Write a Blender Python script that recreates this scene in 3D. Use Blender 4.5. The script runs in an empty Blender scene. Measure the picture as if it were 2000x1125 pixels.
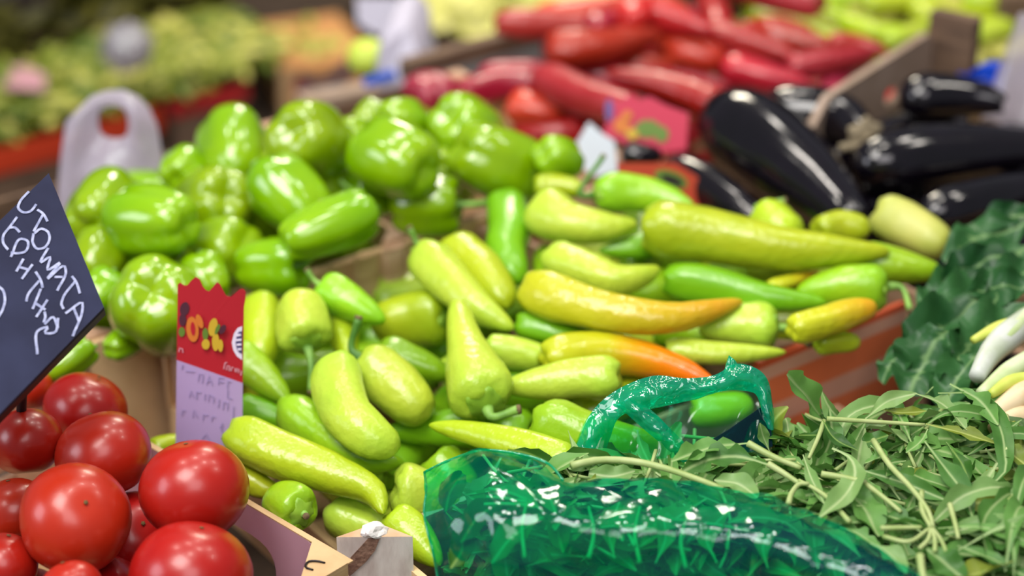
import bpy, bmesh, math, random
from mathutils import Vector, Matrix, noise, Quaternion
random.seed(11)
S = bpy.context.scene
COL = S.collection
# ------------------------------------------------------------------ camera
cam = bpy.data.cameras.new('camera')
cam_o = bpy.data.objects.new('camera', cam)
COL.objects.link(cam_o)
cam_o.location = (0, 0, 1.70)
cam_o.rotation_euler = (math.radians(62), 0, 0)
cam.sensor_width = 36
cam.lens = 70.0
cam.clip_start = .05
cam.dof.use_dof = True
cam.dof.focus_distance = 1.53
cam.dof.aperture_fstop = 2.05
cam.dof.aperture_blades = 9
S.camera = cam_o
# ------------------------------------------------------------------ sky, lamps, exposure
W = bpy.data.worlds.new('market_sky')
S.world = W
W.use_nodes = True
bg = W.node_tree.nodes['Background']
bg.inputs[0].default_value = (.86, .90, 1.0, 1)
bg.inputs[1].default_value = .24
S.view_settings.view_transform = 'Standard'
S.view_settings.look = 'None'
S.view_settings.gamma = 1
S.view_settings.use_curve_mapping = False
S.view_settings.exposure = -0.04
def area(name, loc, target, size, power, col, sizey=None):
    l = bpy.data.lights.new(name, 'AREA')
    l.energy = power; l.color = col; l.size = size
    if sizey: l.shape = 'RECTANGLE'; l.size_y = sizey
    o = bpy.data.objects.new(name, l); COL.objects.link(o)
    o.location = loc
    o.rotation_euler = (Vector(target) - Vector(loc)).to_track_quat('-Z', 'Y').to_euler()
    return o
area('canopy_opening_light', (-.75, .55, 3.2), (.05, 1.6, .8), 1.1, 66, (1, .97, .92))
area('front_fill_light', (.25, -.9, 3.3), (.15, 1.6, .8), 1.5, 40, (1, .95, .96))  # soft front fill, added to brighten the boards facing the camera
area('market_side_light', (-2.4, .6, 2.0), (-.2, 1.4, .8), 1.0, 24, (.9, .9, 1))
for i, (x, y) in enumerate([(-.9, 1.9), (-.3, 2.3), (.3, 1.9), (.9, 2.3), (.1, 3.0), (1.3, 1.7), (-.1, 1.3)]):
    area('hanging_lamp_light', (x, y, 2.75), (x, y, 0), .18, 5.5, (1, .93, .84))
area('rear_fill_light', (.0, 3.2, 1.95), (.0, 3.25, .5), .35, 22, (1, .9, .72))  # warm fill added above the rear heaps to brighten them
# ------------------------------------------------------------------ helpers
def lin(h):
    h = h.lstrip('#')
    c = [int(h[i:i + 2], 16) / 255 for i in (0, 2, 4)]
    return tuple([(v / 12.92 if v <= .04045 else ((v + .055) / 1.055) ** 2.4) for v in c] + [1])
def V(p): return Vector((p[0] / 10000, p[1] / 10000, p[2] / 10000))
def tag(o, label=None, cat=None, group=None, kind=None):
    if label: o['label'] = label
    if cat: o['category'] = cat
    if group: o['group'] = group
    if kind: o['kind'] = kind
    return o
def empty(name, loc, label, cat, group=None):
    o = bpy.data.objects.new(name, None); COL.objects.link(o); o.location = loc
    o.empty_display_size = .02
    return tag(o, label, cat, group)
def mesh(name, vs, fs, mat, parent=None, smooth=True, attr=None, origin=None, matidx=None):
    org = Vector(parent.location) if (parent is not None and origin is None) else Vector(origin or (0, 0, 0))
    if parent is not None and parent.parent is not None:
        org = Vector(parent.parent.location)
    me = bpy.data.meshes.new(name)
    me.from_pydata([tuple(Vector(v) - org) for v in vs], [], fs)
    for m in (mat if isinstance(mat, (list, tuple)) else [mat]): me.materials.append(m)
    if smooth: me.polygons.foreach_set('use_smooth', [True] * len(me.polygons))
    if matidx: me.polygons.foreach_set('material_index', matidx)
    for k, vals in (attr or {}).items():
        a = me.attributes.new(k, 'FLOAT', 'POINT'); a.data.foreach_set('value', vals)
    me.update()
    o = bpy.data.objects.new(name, me); COL.objects.link(o)
    if parent is not None: o.parent = parent
    elif origin is not None: o.location = origin
    return o
def nodes(name):
    m = bpy.data.materials.new(name); m.use_nodes = True
    nt = m.node_tree
    return m, nt, nt.nodes['Principled BSDF']
def N(nt, t, **kw):
    n = nt.nodes.new(t)
    for k, v in kw.items(): setattr(n, k, v)
    return n
def setspec(b, v):
    b.inputs['Specular IOR Level'].default_value = v
def ramp(nt, stops):
    r = N(nt, 'ShaderNodeValToRGB'); e = r.color_ramp.elements
    e[0].position = stops[0][0]; e[0].color = lin(stops[0][1]); e[1].position = stops[-1][0]; e[1].color = lin(stops[-1][1])
    for p, c in stops[1:-1]: e.new(p).color = lin(c)
    return r
def skin(name, stops, alt, rough=.3, bump=.12, scale=28, coat=0.0, spec=.5, sub=0.0, amount=.5, bscale=90, altscale=None, hue=.012):
    """vegetable skin: colour runs along the fruit (attribute), drifts to a second tone in patches, varies from fruit to fruit"""
    m, nt, b = nodes(name); L = nt.links
    at = N(nt, 'ShaderNodeAttribute', attribute_name='along')
    r = ramp(nt, stops); L.new(at.outputs['Fac'], r.inputs[0])
    tc = N(nt, 'ShaderNodeTexCoord')
    n1 = N(nt, 'ShaderNodeTexNoise'); n1.inputs['Scale'].default_value = altscale or scale; n1.inputs['Detail'].default_value = 3
    L.new(tc.outputs['Object'], n1.inputs['Vector'])
    mr = N(nt, 'ShaderNodeMapRange'); mr.inputs[1].default_value = .42; mr.inputs[2].default_value = .68; mr.inputs[4].default_value = amount
    L.new(n1.outputs['Fac'], mr.inputs[0])
    mx = N(nt, 'ShaderNodeMix', data_type='RGBA'); L.new(mr.outputs[0], mx.inputs[0]); L.new(r.outputs[0], mx.inputs[6]); mx.inputs[7].default_value = lin(alt)
    oi = N(nt, 'ShaderNodeObjectInfo')
    hs = N(nt, 'ShaderNodeHueSaturation')
    m2 = N(nt, 'ShaderNodeMapRange'); m2.inputs[3].default_value = .5 - hue; m2.inputs[4].default_value = .5 + hue; L.new(oi.outputs['Random'], m2.inputs[0]); L.new(m2.outputs[0], hs.inputs['Hue'])
    m3 = N(nt, 'ShaderNodeMapRange'); m3.inputs[3].default_value = .88; m3.inputs[4].default_value = 1.1; L.new(oi.outputs['Random'], m3.inputs[0]); L.new(m3.outputs[0], hs.inputs['Value'])
    L.new(mx.outputs[2], hs.inputs['Color']); L.new(hs.outputs[0], b.inputs['Base Color'])
    b.inputs['Roughness'].default_value = rough; setspec(b, spec)
    b.inputs['Coat Weight'].default_value = coat; b.inputs['Coat Roughness'].default_value = .08
    if sub:
        b.inputs['Subsurface Weight'].default_value = sub; b.inputs['Subsurface Radius'].default_value = (.6, .6, .15); b.inputs['Subsurface Scale'].default_value = .012
    n2 = N(nt, 'ShaderNodeTexNoise'); n2.inputs['Scale'].default_value = bscale; n2.inputs['Detail'].default_value = 2
    L.new(tc.outputs['Object'], n2.inputs['Vector'])
    bp = N(nt, 'ShaderNodeBump'); bp.inputs['Strength'].default_value = bump; bp.inputs['Distance'].default_value = .004
    L.new(n2.outputs['Fac'], bp.inputs['Height']); L.new(bp.outputs[0], b.inputs['Normal'])
    return m
def plain(name, col, rough=.6, alt=None, scale=40, bump=0, spec=.4, metal=0, stretch=None, amount=1.0):
    m, nt, b = nodes(name); L = nt.links
    b.inputs['Roughness'].default_value = rough; setspec(b, spec); b.inputs['Metallic'].default_value = metal
    if alt is None: b.inputs['Base Color'].default_value = lin(col)
    else:
        tc = N(nt, 'ShaderNodeTexCoord'); mp = N(nt, 'ShaderNodeMapping')
        if stretch: mp.inputs['Scale'].default_value = stretch
        L.new(tc.outputs['Object'], mp.inputs[0])
        n1 = N(nt, 'ShaderNodeTexNoise'); n1.inputs['Scale'].default_value = scale; n1.inputs['Detail'].default_value = 6; L.new(mp.outputs[0], n1.inputs['Vector'])
        mr = N(nt, 'ShaderNodeMapRange'); mr.inputs[1].default_value = .38; mr.inputs[2].default_value = .66; mr.inputs[4].default_value = amount; L.new(n1.outputs['Fac'], mr.inputs[0])
        mx = N(nt, 'ShaderNodeMix', data_type='RGBA'); L.new(mr.outputs[0], mx.inputs[0]); mx.inputs[6].default_value = lin(col); mx.inputs[7].default_value = lin(alt)
        L.new(mx.outputs[2], b.inputs['Base Color'])
        if bump:
            bp = N(nt, 'ShaderNodeBump'); bp.inputs['Strength'].default_value = bump; bp.inputs['Distance'].default_value = .003
            L.new(n1.outputs['Fac'], bp.inputs['Height']); L.new(bp.outputs[0], b.inputs['Normal'])
    return m
def leafmat(name, col, alt, rib, rough=.5):
    m, nt, b = nodes(name); L = nt.links
    tc = N(nt, 'ShaderNodeTexCoord')
    n1 = N(nt, 'ShaderNodeTexNoise'); n1.inputs['Scale'].default_value = 55; n1.inputs['Detail'].default_value = 4; L.new(tc.outputs['Object'], n1.inputs['Vector'])
    oi = N(nt, 'ShaderNodeObjectInfo')
    ad = N(nt, 'ShaderNodeMath', operation='ADD'); L.new(n1.outputs['Fac'], ad.inputs[0]); L.new(oi.outputs['Random'], ad.inputs[1])
    mr = N(nt, 'ShaderNodeMapRange'); mr.inputs[1].default_value = .5; mr.inputs[2].default_value = 1.5; L.new(ad.outputs[0], mr.inputs[0])
    mx = N(nt, 'ShaderNodeMix', data_type='RGBA'); L.new(mr.outputs[0], mx.inputs[0]); mx.inputs[6].default_value = lin(col); mx.inputs[7].default_value = lin(alt)
    at = N(nt, 'ShaderNodeAttribute', attribute_name='across')
    r = N(nt, 'ShaderNodeMapRange'); r.inputs[1].default_value = .0; r.inputs[2].default_value = .16; r.inputs[3].default_value = .85; r.inputs[4].default_value = 0; L.new(at.outputs['Fac'], r.inputs[0])
    m2 = N(nt, 'ShaderNodeMix', data_type='RGBA'); L.new(r.outputs[0], m2.inputs[0]); L.new(mx.outputs[2], m2.inputs[6]); m2.inputs[7].default_value = lin(rib)
    L.new(m2.outputs[2], b.inputs['Base Color'])
    b.inputs['Roughness'].default_value = rough - .06; setspec(b, .32)
    tr = N(nt, 'ShaderNodeBsdfTranslucent'); L.new(m2.outputs[2], tr.inputs[0])
    ms = N(nt, 'ShaderNodeMixShader'); ms.inputs[0].default_value = .28
    L.new(b.outputs[0], ms.inputs[1]); L.new(tr.outputs[0], ms.inputs[2])
    L.new(ms.outputs[0], nt.nodes['Material Output'].inputs[0])
    return m
def film(name, tint, body, gloss=.05, bodymix=.2, rough=.08, bump=.3, scale=20, edge=.5, alt=None):
    """thin plastic: tinted see-through sheet, a little scattering and crumpled gloss"""
    m, nt, b = nodes(name); L = nt.links; nt.nodes.remove(b)
    t = N(nt, 'ShaderNodeBsdfTransparent'); t.inputs[0].default_value = lin(tint)
    d = N(nt, 'ShaderNodeBsdfDiffuse'); d.inputs[0].default_value = lin(body)
    tl = N(nt, 'ShaderNodeBsdfTranslucent'); tl.inputs[0].default_value = lin(body)
    g = N(nt, 'ShaderNodeBsdfGlossy'); g.inputs['Roughness'].default_value = rough; g.inputs[0].default_value = (.7, .8, .8, 1)
    tc = N(nt, 'ShaderNodeTexCoord')
    n1 = N(nt, 'ShaderNodeTexNoise'); n1.inputs['Scale'].default_value = scale; n1.inputs['Detail'].default_value = 3
    n1.inputs['Distortion'].default_value = 1.6; n1.inputs['Detail'].default_value = 1.5
    v = N(nt, 'ShaderNodeTexNoise'); v.inputs['Scale'].default_value = scale * .45; v.inputs['Distortion'].default_value = .8
    mpp = N(nt, 'ShaderNodeMapping'); mpp.inputs['Rotation'].default_value = (0, .3, .6); mpp.inputs['Scale'].default_value = (1, 1, 2.2)
    L.new(tc.outputs['Object'], n1.inputs['Vector']); L.new(tc.outputs['Object'], mpp.inputs[0]); L.new(mpp.outputs[0], v.inputs['Vector'])
    if alt:
        n3 = N(nt, 'ShaderNodeTexNoise'); n3.inputs['Scale'].default_value = 14; L.new(tc.outputs['Object'], n3.inputs['Vector'])
        mr = N(nt, 'ShaderNodeMapRange'); mr.inputs[1].default_value = .42; mr.inputs[2].default_value = .6; L.new(n3.outputs['Fac'], mr.inputs[0])
        mx = N(nt, 'ShaderNodeMix', data_type='RGBA'); L.new(mr.outputs[0], mx.inputs[0]); mx.inputs[6].default_value = lin(body); mx.inputs[7].default_value = lin(alt)
        L.new(mx.outputs[2], d.inputs[0]); L.new(mx.outputs[2], tl.inputs[0])
    ad = N(nt, 'ShaderNodeMath', operation='ADD'); L.new(n1.outputs['Fac'], ad.inputs[0]); L.new(v.outputs['Fac'], ad.inputs[1])
    bp = N(nt, 'ShaderNodeBump'); bp.inputs['Strength'].default_value = bump; bp.inputs['Distance'].default_value = .01; L.new(ad.outputs[0], bp.inputs['Height'])
    for s in (g, d, tl): L.new(bp.outputs[0], s.inputs['Normal'])
    m0 = N(nt, 'ShaderNodeMixShader'); m0.inputs[0].default_value = .6; L.new(d.outputs[0], m0.inputs[1]); L.new(tl.outputs[0], m0.inputs[2])
    m1 = N(nt, 'ShaderNodeMixShader'); m1.inputs[0].default_value = bodymix; L.new(t.outputs[0], m1.inputs[1]); L.new(m0.outputs[0], m1.inputs[2])
    fr = N(nt, 'ShaderNodeLayerWeight'); fr.inputs[0].default_value = .3; L.new(bp.outputs[0], fr.inputs['Normal'])
    pw = N(nt, 'ShaderNodeMath', operation='POWER'); pw.inputs[1].default_value = 2.5; L.new(fr.outputs['Facing'], pw.inputs[0])
    sc = N(nt, 'ShaderNodeMath', operation='MULTIPLY_ADD'); sc.inputs[1].default_value = edge; sc.inputs[2].default_value = gloss; L.new(pw.outputs[0], sc.inputs[0])
    m2 = N(nt, 'ShaderNodeMixShader'); L.new(sc.outputs[0], m2.inputs[0]); L.new(m1.outputs[0], m2.inputs[1]); L.new(g.outputs[0], m2.inputs[2])
    L.new(m2.outputs[0], nt.nodes['Material Output'].inputs[0])
    return m
# ------------------------------------------------------------------ materials
M = {}
M['y'] = skin('pepper_yellow_green', [(0, '#9EB81E'), (.3, '#A9BB22'), (1, '#A5B91C')], '#93AE1A', .27, .3, bscale=115)
M['l'] = skin('pepper_pale', [(0, '#A6C63A'), (.3, '#B3C940'), (1, '#AEC536')], '#9ABE30', .28, .32, bscale=115)
M['g'] = skin('pepper_light_green', [(0, '#88BC20'), (.5, '#8EBA1A'), (1, '#82B416')], '#76AA16', .26, .25, bscale=115)
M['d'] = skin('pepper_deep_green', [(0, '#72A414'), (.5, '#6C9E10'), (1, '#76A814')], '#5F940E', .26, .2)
M['o1'] = skin('pepper_olive', [(0, '#98AE1C'), (1, '#A8B41E')], '#8AA418', .28, .2)
M['ol'] = skin('pepper_dull_olive', [(0, '#ABB050'), (.6, '#B4B258'), (1, '#A8AC46')], '#9CA846', .42, .15)
M['ot'] = skin('pepper_orange_tip', [(0, '#AAB81E'), (.36, '#B8B81A'), (.52, '#D89C12'), (.68, '#EC820A'), (.88, '#EC6808')], '#DE9A10', .24, .2, amount=.12)
M['oy'] = skin('pepper_amber', [(0, '#B4C022'), (.35, '#BEBF20'), (.6, '#C8B01C'), (.85, '#D2A01A'), (1, '#CCA21C')], '#B6B61E', .26, .32, amount=.3, bscale=115)
M['bell'] = skin('bell_pepper_green', [(0, '#729E02'), (.4, '#7AA204'), (1, '#86AA0A')], '#649204', .17, .06, coat=.35)
M['r'] = skin('pepper_red', [(0, '#981620'), (.5, '#92141C'), (1, '#86121A')], '#881018', .27, .35)
M['r2'] = skin('pepper_orange_red', [(0, '#BC2C22'), (.5, '#B02420'), (1, '#A01C1E')], '#B01E1C', .25, .3)
M['rp'] = skin('pepper_dull_red', [(0, '#9C2A34'), (.5, '#94222C'), (1, '#8C1C26')], '#A43640', .3, .35)
M['e'] = skin('eggplant_black', [(0, '#0E0A11'), (1, '#08060B')], '#130D17', .13, .03, coat=.2)
M['tom'] = skin('tomato_red', [(0, '#9C190D'), (.5, '#A21C0E'), (1, '#A82211')], '#9A160C', .3, .04, coat=.06, sub=.1, amount=.6, altscale=18, hue=.004)
M['calyx'] = plain('calyx_green', '#8DB436', .42, '#76A22E', 60)
M['stem'] = plain('stalk_green', '#82AE4A', .5, '#5F8A36', 60)
M['stem_d'] = plain('stalk_dark_green', '#4F7F2A', .5, '#3E6A24', 60)
M['cut'] = plain('stalk_cut_brown', '#7A6844', .8, '#584630', 200)
M['dry'] = plain('dried_calyx', '#8C8068', .8, '#6A5E48', 80)
M['scar'] = plain('tomato_scar', '#5E4A2A', .9)
M['wood'] = plain('pale_crate_wood', '#C9A77C', .65, '#B08E64', 22, .3, stretch=(1, 1, 6))
M['wood_p'] = plain('pinkish_crate_wood', '#CBA68A', .65, '#B68E70', 22, .3, stretch=(1, 1, 6))
M['wood_b'] = plain('brown_board', '#E4C294', .75, '#D2AE7E', 14, .2)
M['wood_d'] = plain('dark_weathered_wood', '#6A5442', .75, '#4E3C30', 18, .4, stretch=(1, 1, 5))
M['wood_t'] = plain('taupe_board', '#9C8878', .7, '#86725F', 18)
M['post_w'] = plain('whitish_post_wood', '#D6CCC4', .7, '#BDAEA6', 30, .3, stretch=(3, 3, 1))
M['post_n'] = plain('brown_wood_figure', '#8A6A58', .8, '#6B4C3E', 220, .5)
M['post_t'] = plain('post_top_wood', '#C8A888', .7, '#B08C6A', 40)
M['chip'] = plain('splintered_wood', '#E9E4E0', .8, '#C9C2C0', 120)
M['lilac'] = plain('lilac_printed_board', '#C49AAA', .42, '#B88EA0', 8)
M['grey'] = plain('grey_liner', '#7F8585', .55, '#6C7272', 10)
M['dark'] = plain('near_black', '#1C1714', .8)  # near-black base colour of the eggplant crate and the oval print
M['table'] = plain('table_board', '#4A3C30', .7, '#362A22', 14, .2)
M['concrete'] = plain('market_floor', '#5A544E', .85, '#47423E', 6, .1)
M['staple'] = plain('staple_wire', '#2E2A2C', .4, metal=.8)
M['redcrate'] = plain('red_orange_plastic', '#B4371C', .4, '#A02E18', 10)
M['redcrate2'] = plain('crimson_plastic', '#9E2224', .4, '#8A1B1E', 10)
M['slate'] = plain('chalkboard_slate', '#1B1E36', .7, '#242842', 22, .04, .18)
M['frame'] = plain('chalkboard_edge', '#101216', .5)
M['chalk'] = plain('chalk', '#A6ABC8', .9, '#7E84A4', 260)
for k, c in dict(tagred='#A81C28', tagwhite='#A892BC', plum='#4A2432', leafgreen='#5C7A2C', orange='#C4702A', gold='#BFA02C', violet='#5A4C86', ovalwhite='#D8D2E4', ink='#4A4672', hand='#9484B0', pinkwhite='#C88A98', poster='#B82A48', whitecard='#C3CBD6', orangecard='#A63A20', pinkcard='#B98A94', paper='#A9A6B6', blueprint='#2C55B8', navy='#2A3050', cardboard='#B98654', bluefilm='#123FA8', lime='#B8CC4A', cream='#E8DCB8', greyfilm='#8C8C92', orangecrate='#DE5A34', salmon='#E09A7C').items():
    M[k] = plain('flat_' + k, c, .5)
M['bluefilm'] = plain('blue_plastic', '#1440B4', .25)
M['ar'] = leafmat('arugula_leaf', '#447430', '#6C9E4C', '#A9C082')
M['arp'] = leafmat('arugula_leaf_pale', '#729A54', '#88AA66', '#B8CA92')
M['ard'] = leafmat('arugula_leaf_dark', '#2E5A1C', '#3E6E26', '#7F9F4C')
M['ary'] = leafmat('arugula_leaf_yellowing', '#7F8E30', '#6E8430', '#B4C06A')
M['dl'] = leafmat('dark_leaf', '#1F4A26', '#3A6C3A', '#7FA468', .42)
M['dlfar'] = leafmat('far_leafy_green', '#3A3A0E', '#56521A', '#6E6A28', .6)
M['pal'] = leafmat('pale_lettuce', '#C8CC6C', '#DEDA92', '#E8E2A8', .5)
M['stalk'] = plain('arugula_stalk', '#A2B074', .45, '#8BA05A', 50)
M['dsw'] = plain('white_stalk', '#BFC4BC', .4, '#A4B094', 30)
M['dsg'] = plain('green_white_stalk', '#A9BC84', .4, '#C4CFA8', 30)
M['dsc'] = plain('cream_root', '#D9C6A0', .5, '#BFA277', 40)
M['dsy'] = plain('lime_stalk', '#AEBE48', .45, '#C4CC60', 40)
M['pod1'] = plain('green_pod', '#76802A', .4); M['pod2'] = plain('pale_green_pod', '#AEAC54', .4); M['pod3'] = plain('deep_green_pod', '#4E6218', .4)
M['nut'] = plain('brown_nut', '#54423A', .6, '#7A6458', 60)
M['teal'] = film('teal_bag_film', '#4CE8C2', '#0AE0A8', .045, .17, .08, .26, 20, .42, '#0898A8')
M['teal_thin'] = film('teal_bag_film_single', '#98F2D2', '#0AA890', .012, .07, .1, .12, 12, .08)
M['teal_navy'] = film('teal_bag_film_double_shaded', '#2C8C98', '#06485A', .03, .25, .1, .12, 12, .3)  # doubled film; shade of the crate side behind is put into the tint
M['teal_hem'] = film('teal_bag_hem', '#40E4C0', '#10E0B4', .10, .42, .1, .6, 45, .55)
M['white_film'] = film('white_bag_film', '#D0CCDC', '#EEE6F4', .03, .56, .25, .15, 14, .2)
M['clear'] = film('clear_bag_film', '#C4C0CA', '#D6D0DC', .08, .6, .12, .5, 30, .5)
# ------------------------------------------------------------------ shape builders
RADF = {'horn': [(0, .62), (.05, .88), (.14, 1), (.38, .95), (.6, .8), (.8, .58), (.93, .34), (.985, .16), (1, .03)],
 'horn2': [(0, .66), (.05, .92), (.13, 1), (.35, .86), (.6, .72), (.8, .52), (.93, .30), (.985, .15), (1, .03)],
 'blunt': [(0, .66), (.06, .92), (.18, 1), (.5, .98), (.78, .86), (.91, .64), (.97, .4), (1, .05)],
 'cone': [(0, .62), (.06, .93), (.16, 1), (.32, .88), (.5, .66), (.7, .5), (.88, .36), (.97, .2), (1, .03)],
 'egg': [(0, .40), (.06, .5), (.2, .66), (.45, .9), (.68, 1), (.85, .93), (.95, .66), (.985, .38), (1, .04)]}
def prof(k, t):
    a = RADF[k]
    for i in range(len(a) - 1):
        if t <= a[i + 1][0]:
            (x0, y0), (x1, y1) = a[i], a[i + 1]
            # monotone smooth step between the keys keeps the silhouette soft
            ym = a[i - 1] if i > 0 else None
            s = (t - x0) / (x1 - x0)
            m0 = (y1 - a[i - 1][1]) / (x1 - a[i - 1][0]) if i > 0 else (y1 - y0) / (x1 - x0)
            m1 = (a[i + 2][1] - y0) / (a[i + 2][0] - x0) if i + 2 < len(a) else (y1 - y0) / (x1 - x0)
            h = x1 - x0
            return max(.02, (2*s**3-3*s*s+1)*y0 + (s**3-2*s*s+s)*h*m0 + (-2*s**3+3*s*s)*y1 + (s**3-s*s)*h*m1)
    return a[-1][1]
def spline(pts, ts):
    m = len(pts)
    if m == 2: return [pts[0].lerp(pts[1], t) for t in ts]
    s = [0.0]
    for a, b in zip(pts, pts[1:]): s.append(s[-1] + max(1e-6, (b - a).length))
    T = []
    for i in range(m):
        if i == 0: T.append((pts[1] - pts[0]) / (s[1] - s[0]))
        elif i == m - 1: T.append((pts[-1] - pts[-2]) / (s[-1] - s[-2]))
        else:
            h0, h1 = s[i] - s[i-1], s[i+1] - s[i]
            T.append(((pts[i] - pts[i-1]) / h0 * h1 + (pts[i+1] - pts[i]) / h1 * h0) / (h0 + h1))
    out = []
    for t in ts:
        u = t * s[-1]; i = 0
        while i < m - 2 and u > s[i + 1]: i += 1
        h = s[i+1] - s[i]; q = (u - s[i]) / h
        out.append((2*q**3-3*q*q+1)*pts[i] + (q**3-2*q*q+q)*h*T[i] + (-2*q**3+3*q*q)*pts[i+1] + (q**3-q*q)*h*T[i+1])
    return out
def frames(P, up=None):
    n = len(P); T = [((P[min(i+1, n-1)] - P[max(i-1, 0)]).normalized()) for i in range(n)]
    u = Vector(up) if up else Vector((.13, -.31, .94))
    U_ = []
    for t in T:
        u = u - t * u.dot(t)
        if u.length < 1e-4: u = t.orthogonal()
        u = u.normalized(); U_.append(u.copy())
    return T, U_, [t.cross(w) for t, w in zip(T, U_)]
TS = [0, .02, .05, .09, .13, .18, .24, .30, .36, .43, .50, .57, .64, .71, .78, .84, .89, .93, .96, .985, 1]
def sweep(pts, R, pk, seed, sides=20, lobe=.06, dent=.07, ts=TS):
    """solid fruit along a curved spine: soft lobes, small dents, sunken stalk end"""
    P = spline(pts, ts); T, A, B = frames(P); vs = []; fs = []; al = []
    ph = seed * 1.7; nl = 3 + seed % 2
    vs.append(P[0] + T[0] * R * .14); al.append(0)
    P2 = [P[0] + T[0] * R * .05] + P; ts2 = [0] + list(ts)
    for i, (q, t) in enumerate(zip(P2, ts2)):
        j = max(0, i - 1); r0 = R * prof(pk, t) * (.45 if i == 0 else 1)
        for k in range(sides):
            a = 2 * math.pi * k / sides
            d = A[j] * math.cos(a) + B[j] * math.sin(a)
            f = 1 + lobe * math.cos(nl * a + ph + t * 1.3) * (1 - .75 * t)
            w = q + d * r0
            f += dent * noise.noise(w * 32 + Vector((seed * 3.1, 0, 0))) * (1 if t > .03 else .3)
            f += dent * .45 * noise.noise(w * 95 + Vector((0, seed * 2.3, 0)))
            off = (T[j] * (-R * .07 * math.cos(nl * a + ph)) if t < .04 else Vector((0, 0, 0)))
            vs.append(q + d * (r0 * f) + off); al.append(t)
    n = len(P2)
    for i in range(n - 1):
        for k in range(sides):
            k2 = (k + 1) % sides
            fs.append((1 + i*sides + k, 1 + i*sides + k2, 1 + (i+1)*sides + k2, 1 + (i+1)*sides + k))
    for k in range(sides): fs.append((0, 1 + (k + 1) % sides, 1 + k))
    vs.append(P[-1] + T[-1] * R * .02); al.append(1); e = len(vs) - 1; b = 1 + (n-1)*sides
    for k in range(sides): fs.append((b + k, b + (k + 1) % sides, e))
    return vs, fs, al, P[0], -T[0], A[0], B[0]
def tube(pts, radii, sides=8, n=9):
    ts = [i / (n - 1) for i in range(n)]; P = spline(pts, ts); T, A, B = frames(P); vs = []; fs = []
    for i, q in enumerate(P):
        t = ts[i] * (len(radii) - 1); j = min(len(radii) - 2, int(t)); r = radii[j] + (radii[j+1] - radii[j]) * (t - j)
        for k in range(sides):
            a = 2 * math.pi * k / sides; vs.append(q + (A[i] * math.cos(a) + B[i] * math.sin(a)) * r)
    for i in range(n - 1):
        for k in range(sides): fs.append((i*sides+k, i*sides+(k+1) % sides, (i+1)*sides+(k+1) % sides, (i+1)*sides+k))
    fs.append(tuple(range(sides))[::-1]); fs.append(tuple((n-1)*sides + k for k in range(sides)))
    return vs, fs
def calyx(c, a, u, v, R, points=6, rr=.62, drop=.06):
    vs = [c + a * R * .16]; fs = []; n = points * 4
    for r, h in ((.16, .15), (.36, .09), (.54, .02), (rr, -drop), (rr * .97, -drop - .06)):
        for k in range(n):
            th = 2 * math.pi * k / n; q = r * (1 + (.16 * math.cos(points * th) if r > .45 else 0)) * R
            vs.append(c + a * R * h + (u * math.cos(th) + v * math.sin(th)) * q)
    for k in range(n): fs.append((0, 1 + k, 1 + (k + 1) % n))
    for i in range(4):
        for k in range(n): fs.append((1+i*n+k, 1+(i+1)*n+k, 1+(i+1)*n+(k+1) % n, 1+i*n+(k+1) % n))
    return vs, fs
def box(c0, ex, ey, ez):
    """box from a corner and three edge vectors"""
    c0 = Vector(c0); ex = Vector(ex); ey = Vector(ey); ez = Vector(ez)
    vs = [c0, c0+ex, c0+ex+ey, c0+ey, c0+ez, c0+ex+ez, c0+ex+ey+ez, c0+ey+ez]
    return vs, [(0,3,2,1),(4,5,6,7),(0,1,5,4),(1,2,6,5),(2,3,7,6),(3,0,4,7)]
def prism(pts, d):
    n = len(pts); d = Vector(d); vs = [Vector(p) for p in pts] + [Vector(p) + d for p in pts]
    return vs, [tuple(range(n)), tuple(range(2*n-1, n-1, -1))] + [(i, i + n, (i+1) % n + n, (i+1) % n) for i in range(n)]
def ribbon(pts, w, nrm, th=.0005):
    """flat raised stroke lying on a board"""
    vs = []; fs = []; n = len(pts); nrm = Vector(nrm)
    for i, q in enumerate(pts):
        t = (pts[min(i+1, n-1)] - pts[max(i-1, 0)]).normalized(); s = nrm.cross(t).normalized() * w / 2
        vs += [q - s, q + s, q + s * .8 + nrm * th, q - s * .8 + nrm * th]
    for i in range(n - 1):
        for k in range(4): fs.append((i*4+k, i*4+(k+1) % 4, (i+1)*4+(k+1) % 4, (i+1)*4+k))
    fs.append((3, 2, 1, 0)); fs.append(tuple((n-1)*4 + k for k in range(4)))
    return vs, fs
def merge(parts):
    vs = []; fs = []
    for v, f in parts:
        o = len(vs); vs += list(v); fs += [tuple(i + o for i in q) for q in f]
    return vs, fs
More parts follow.
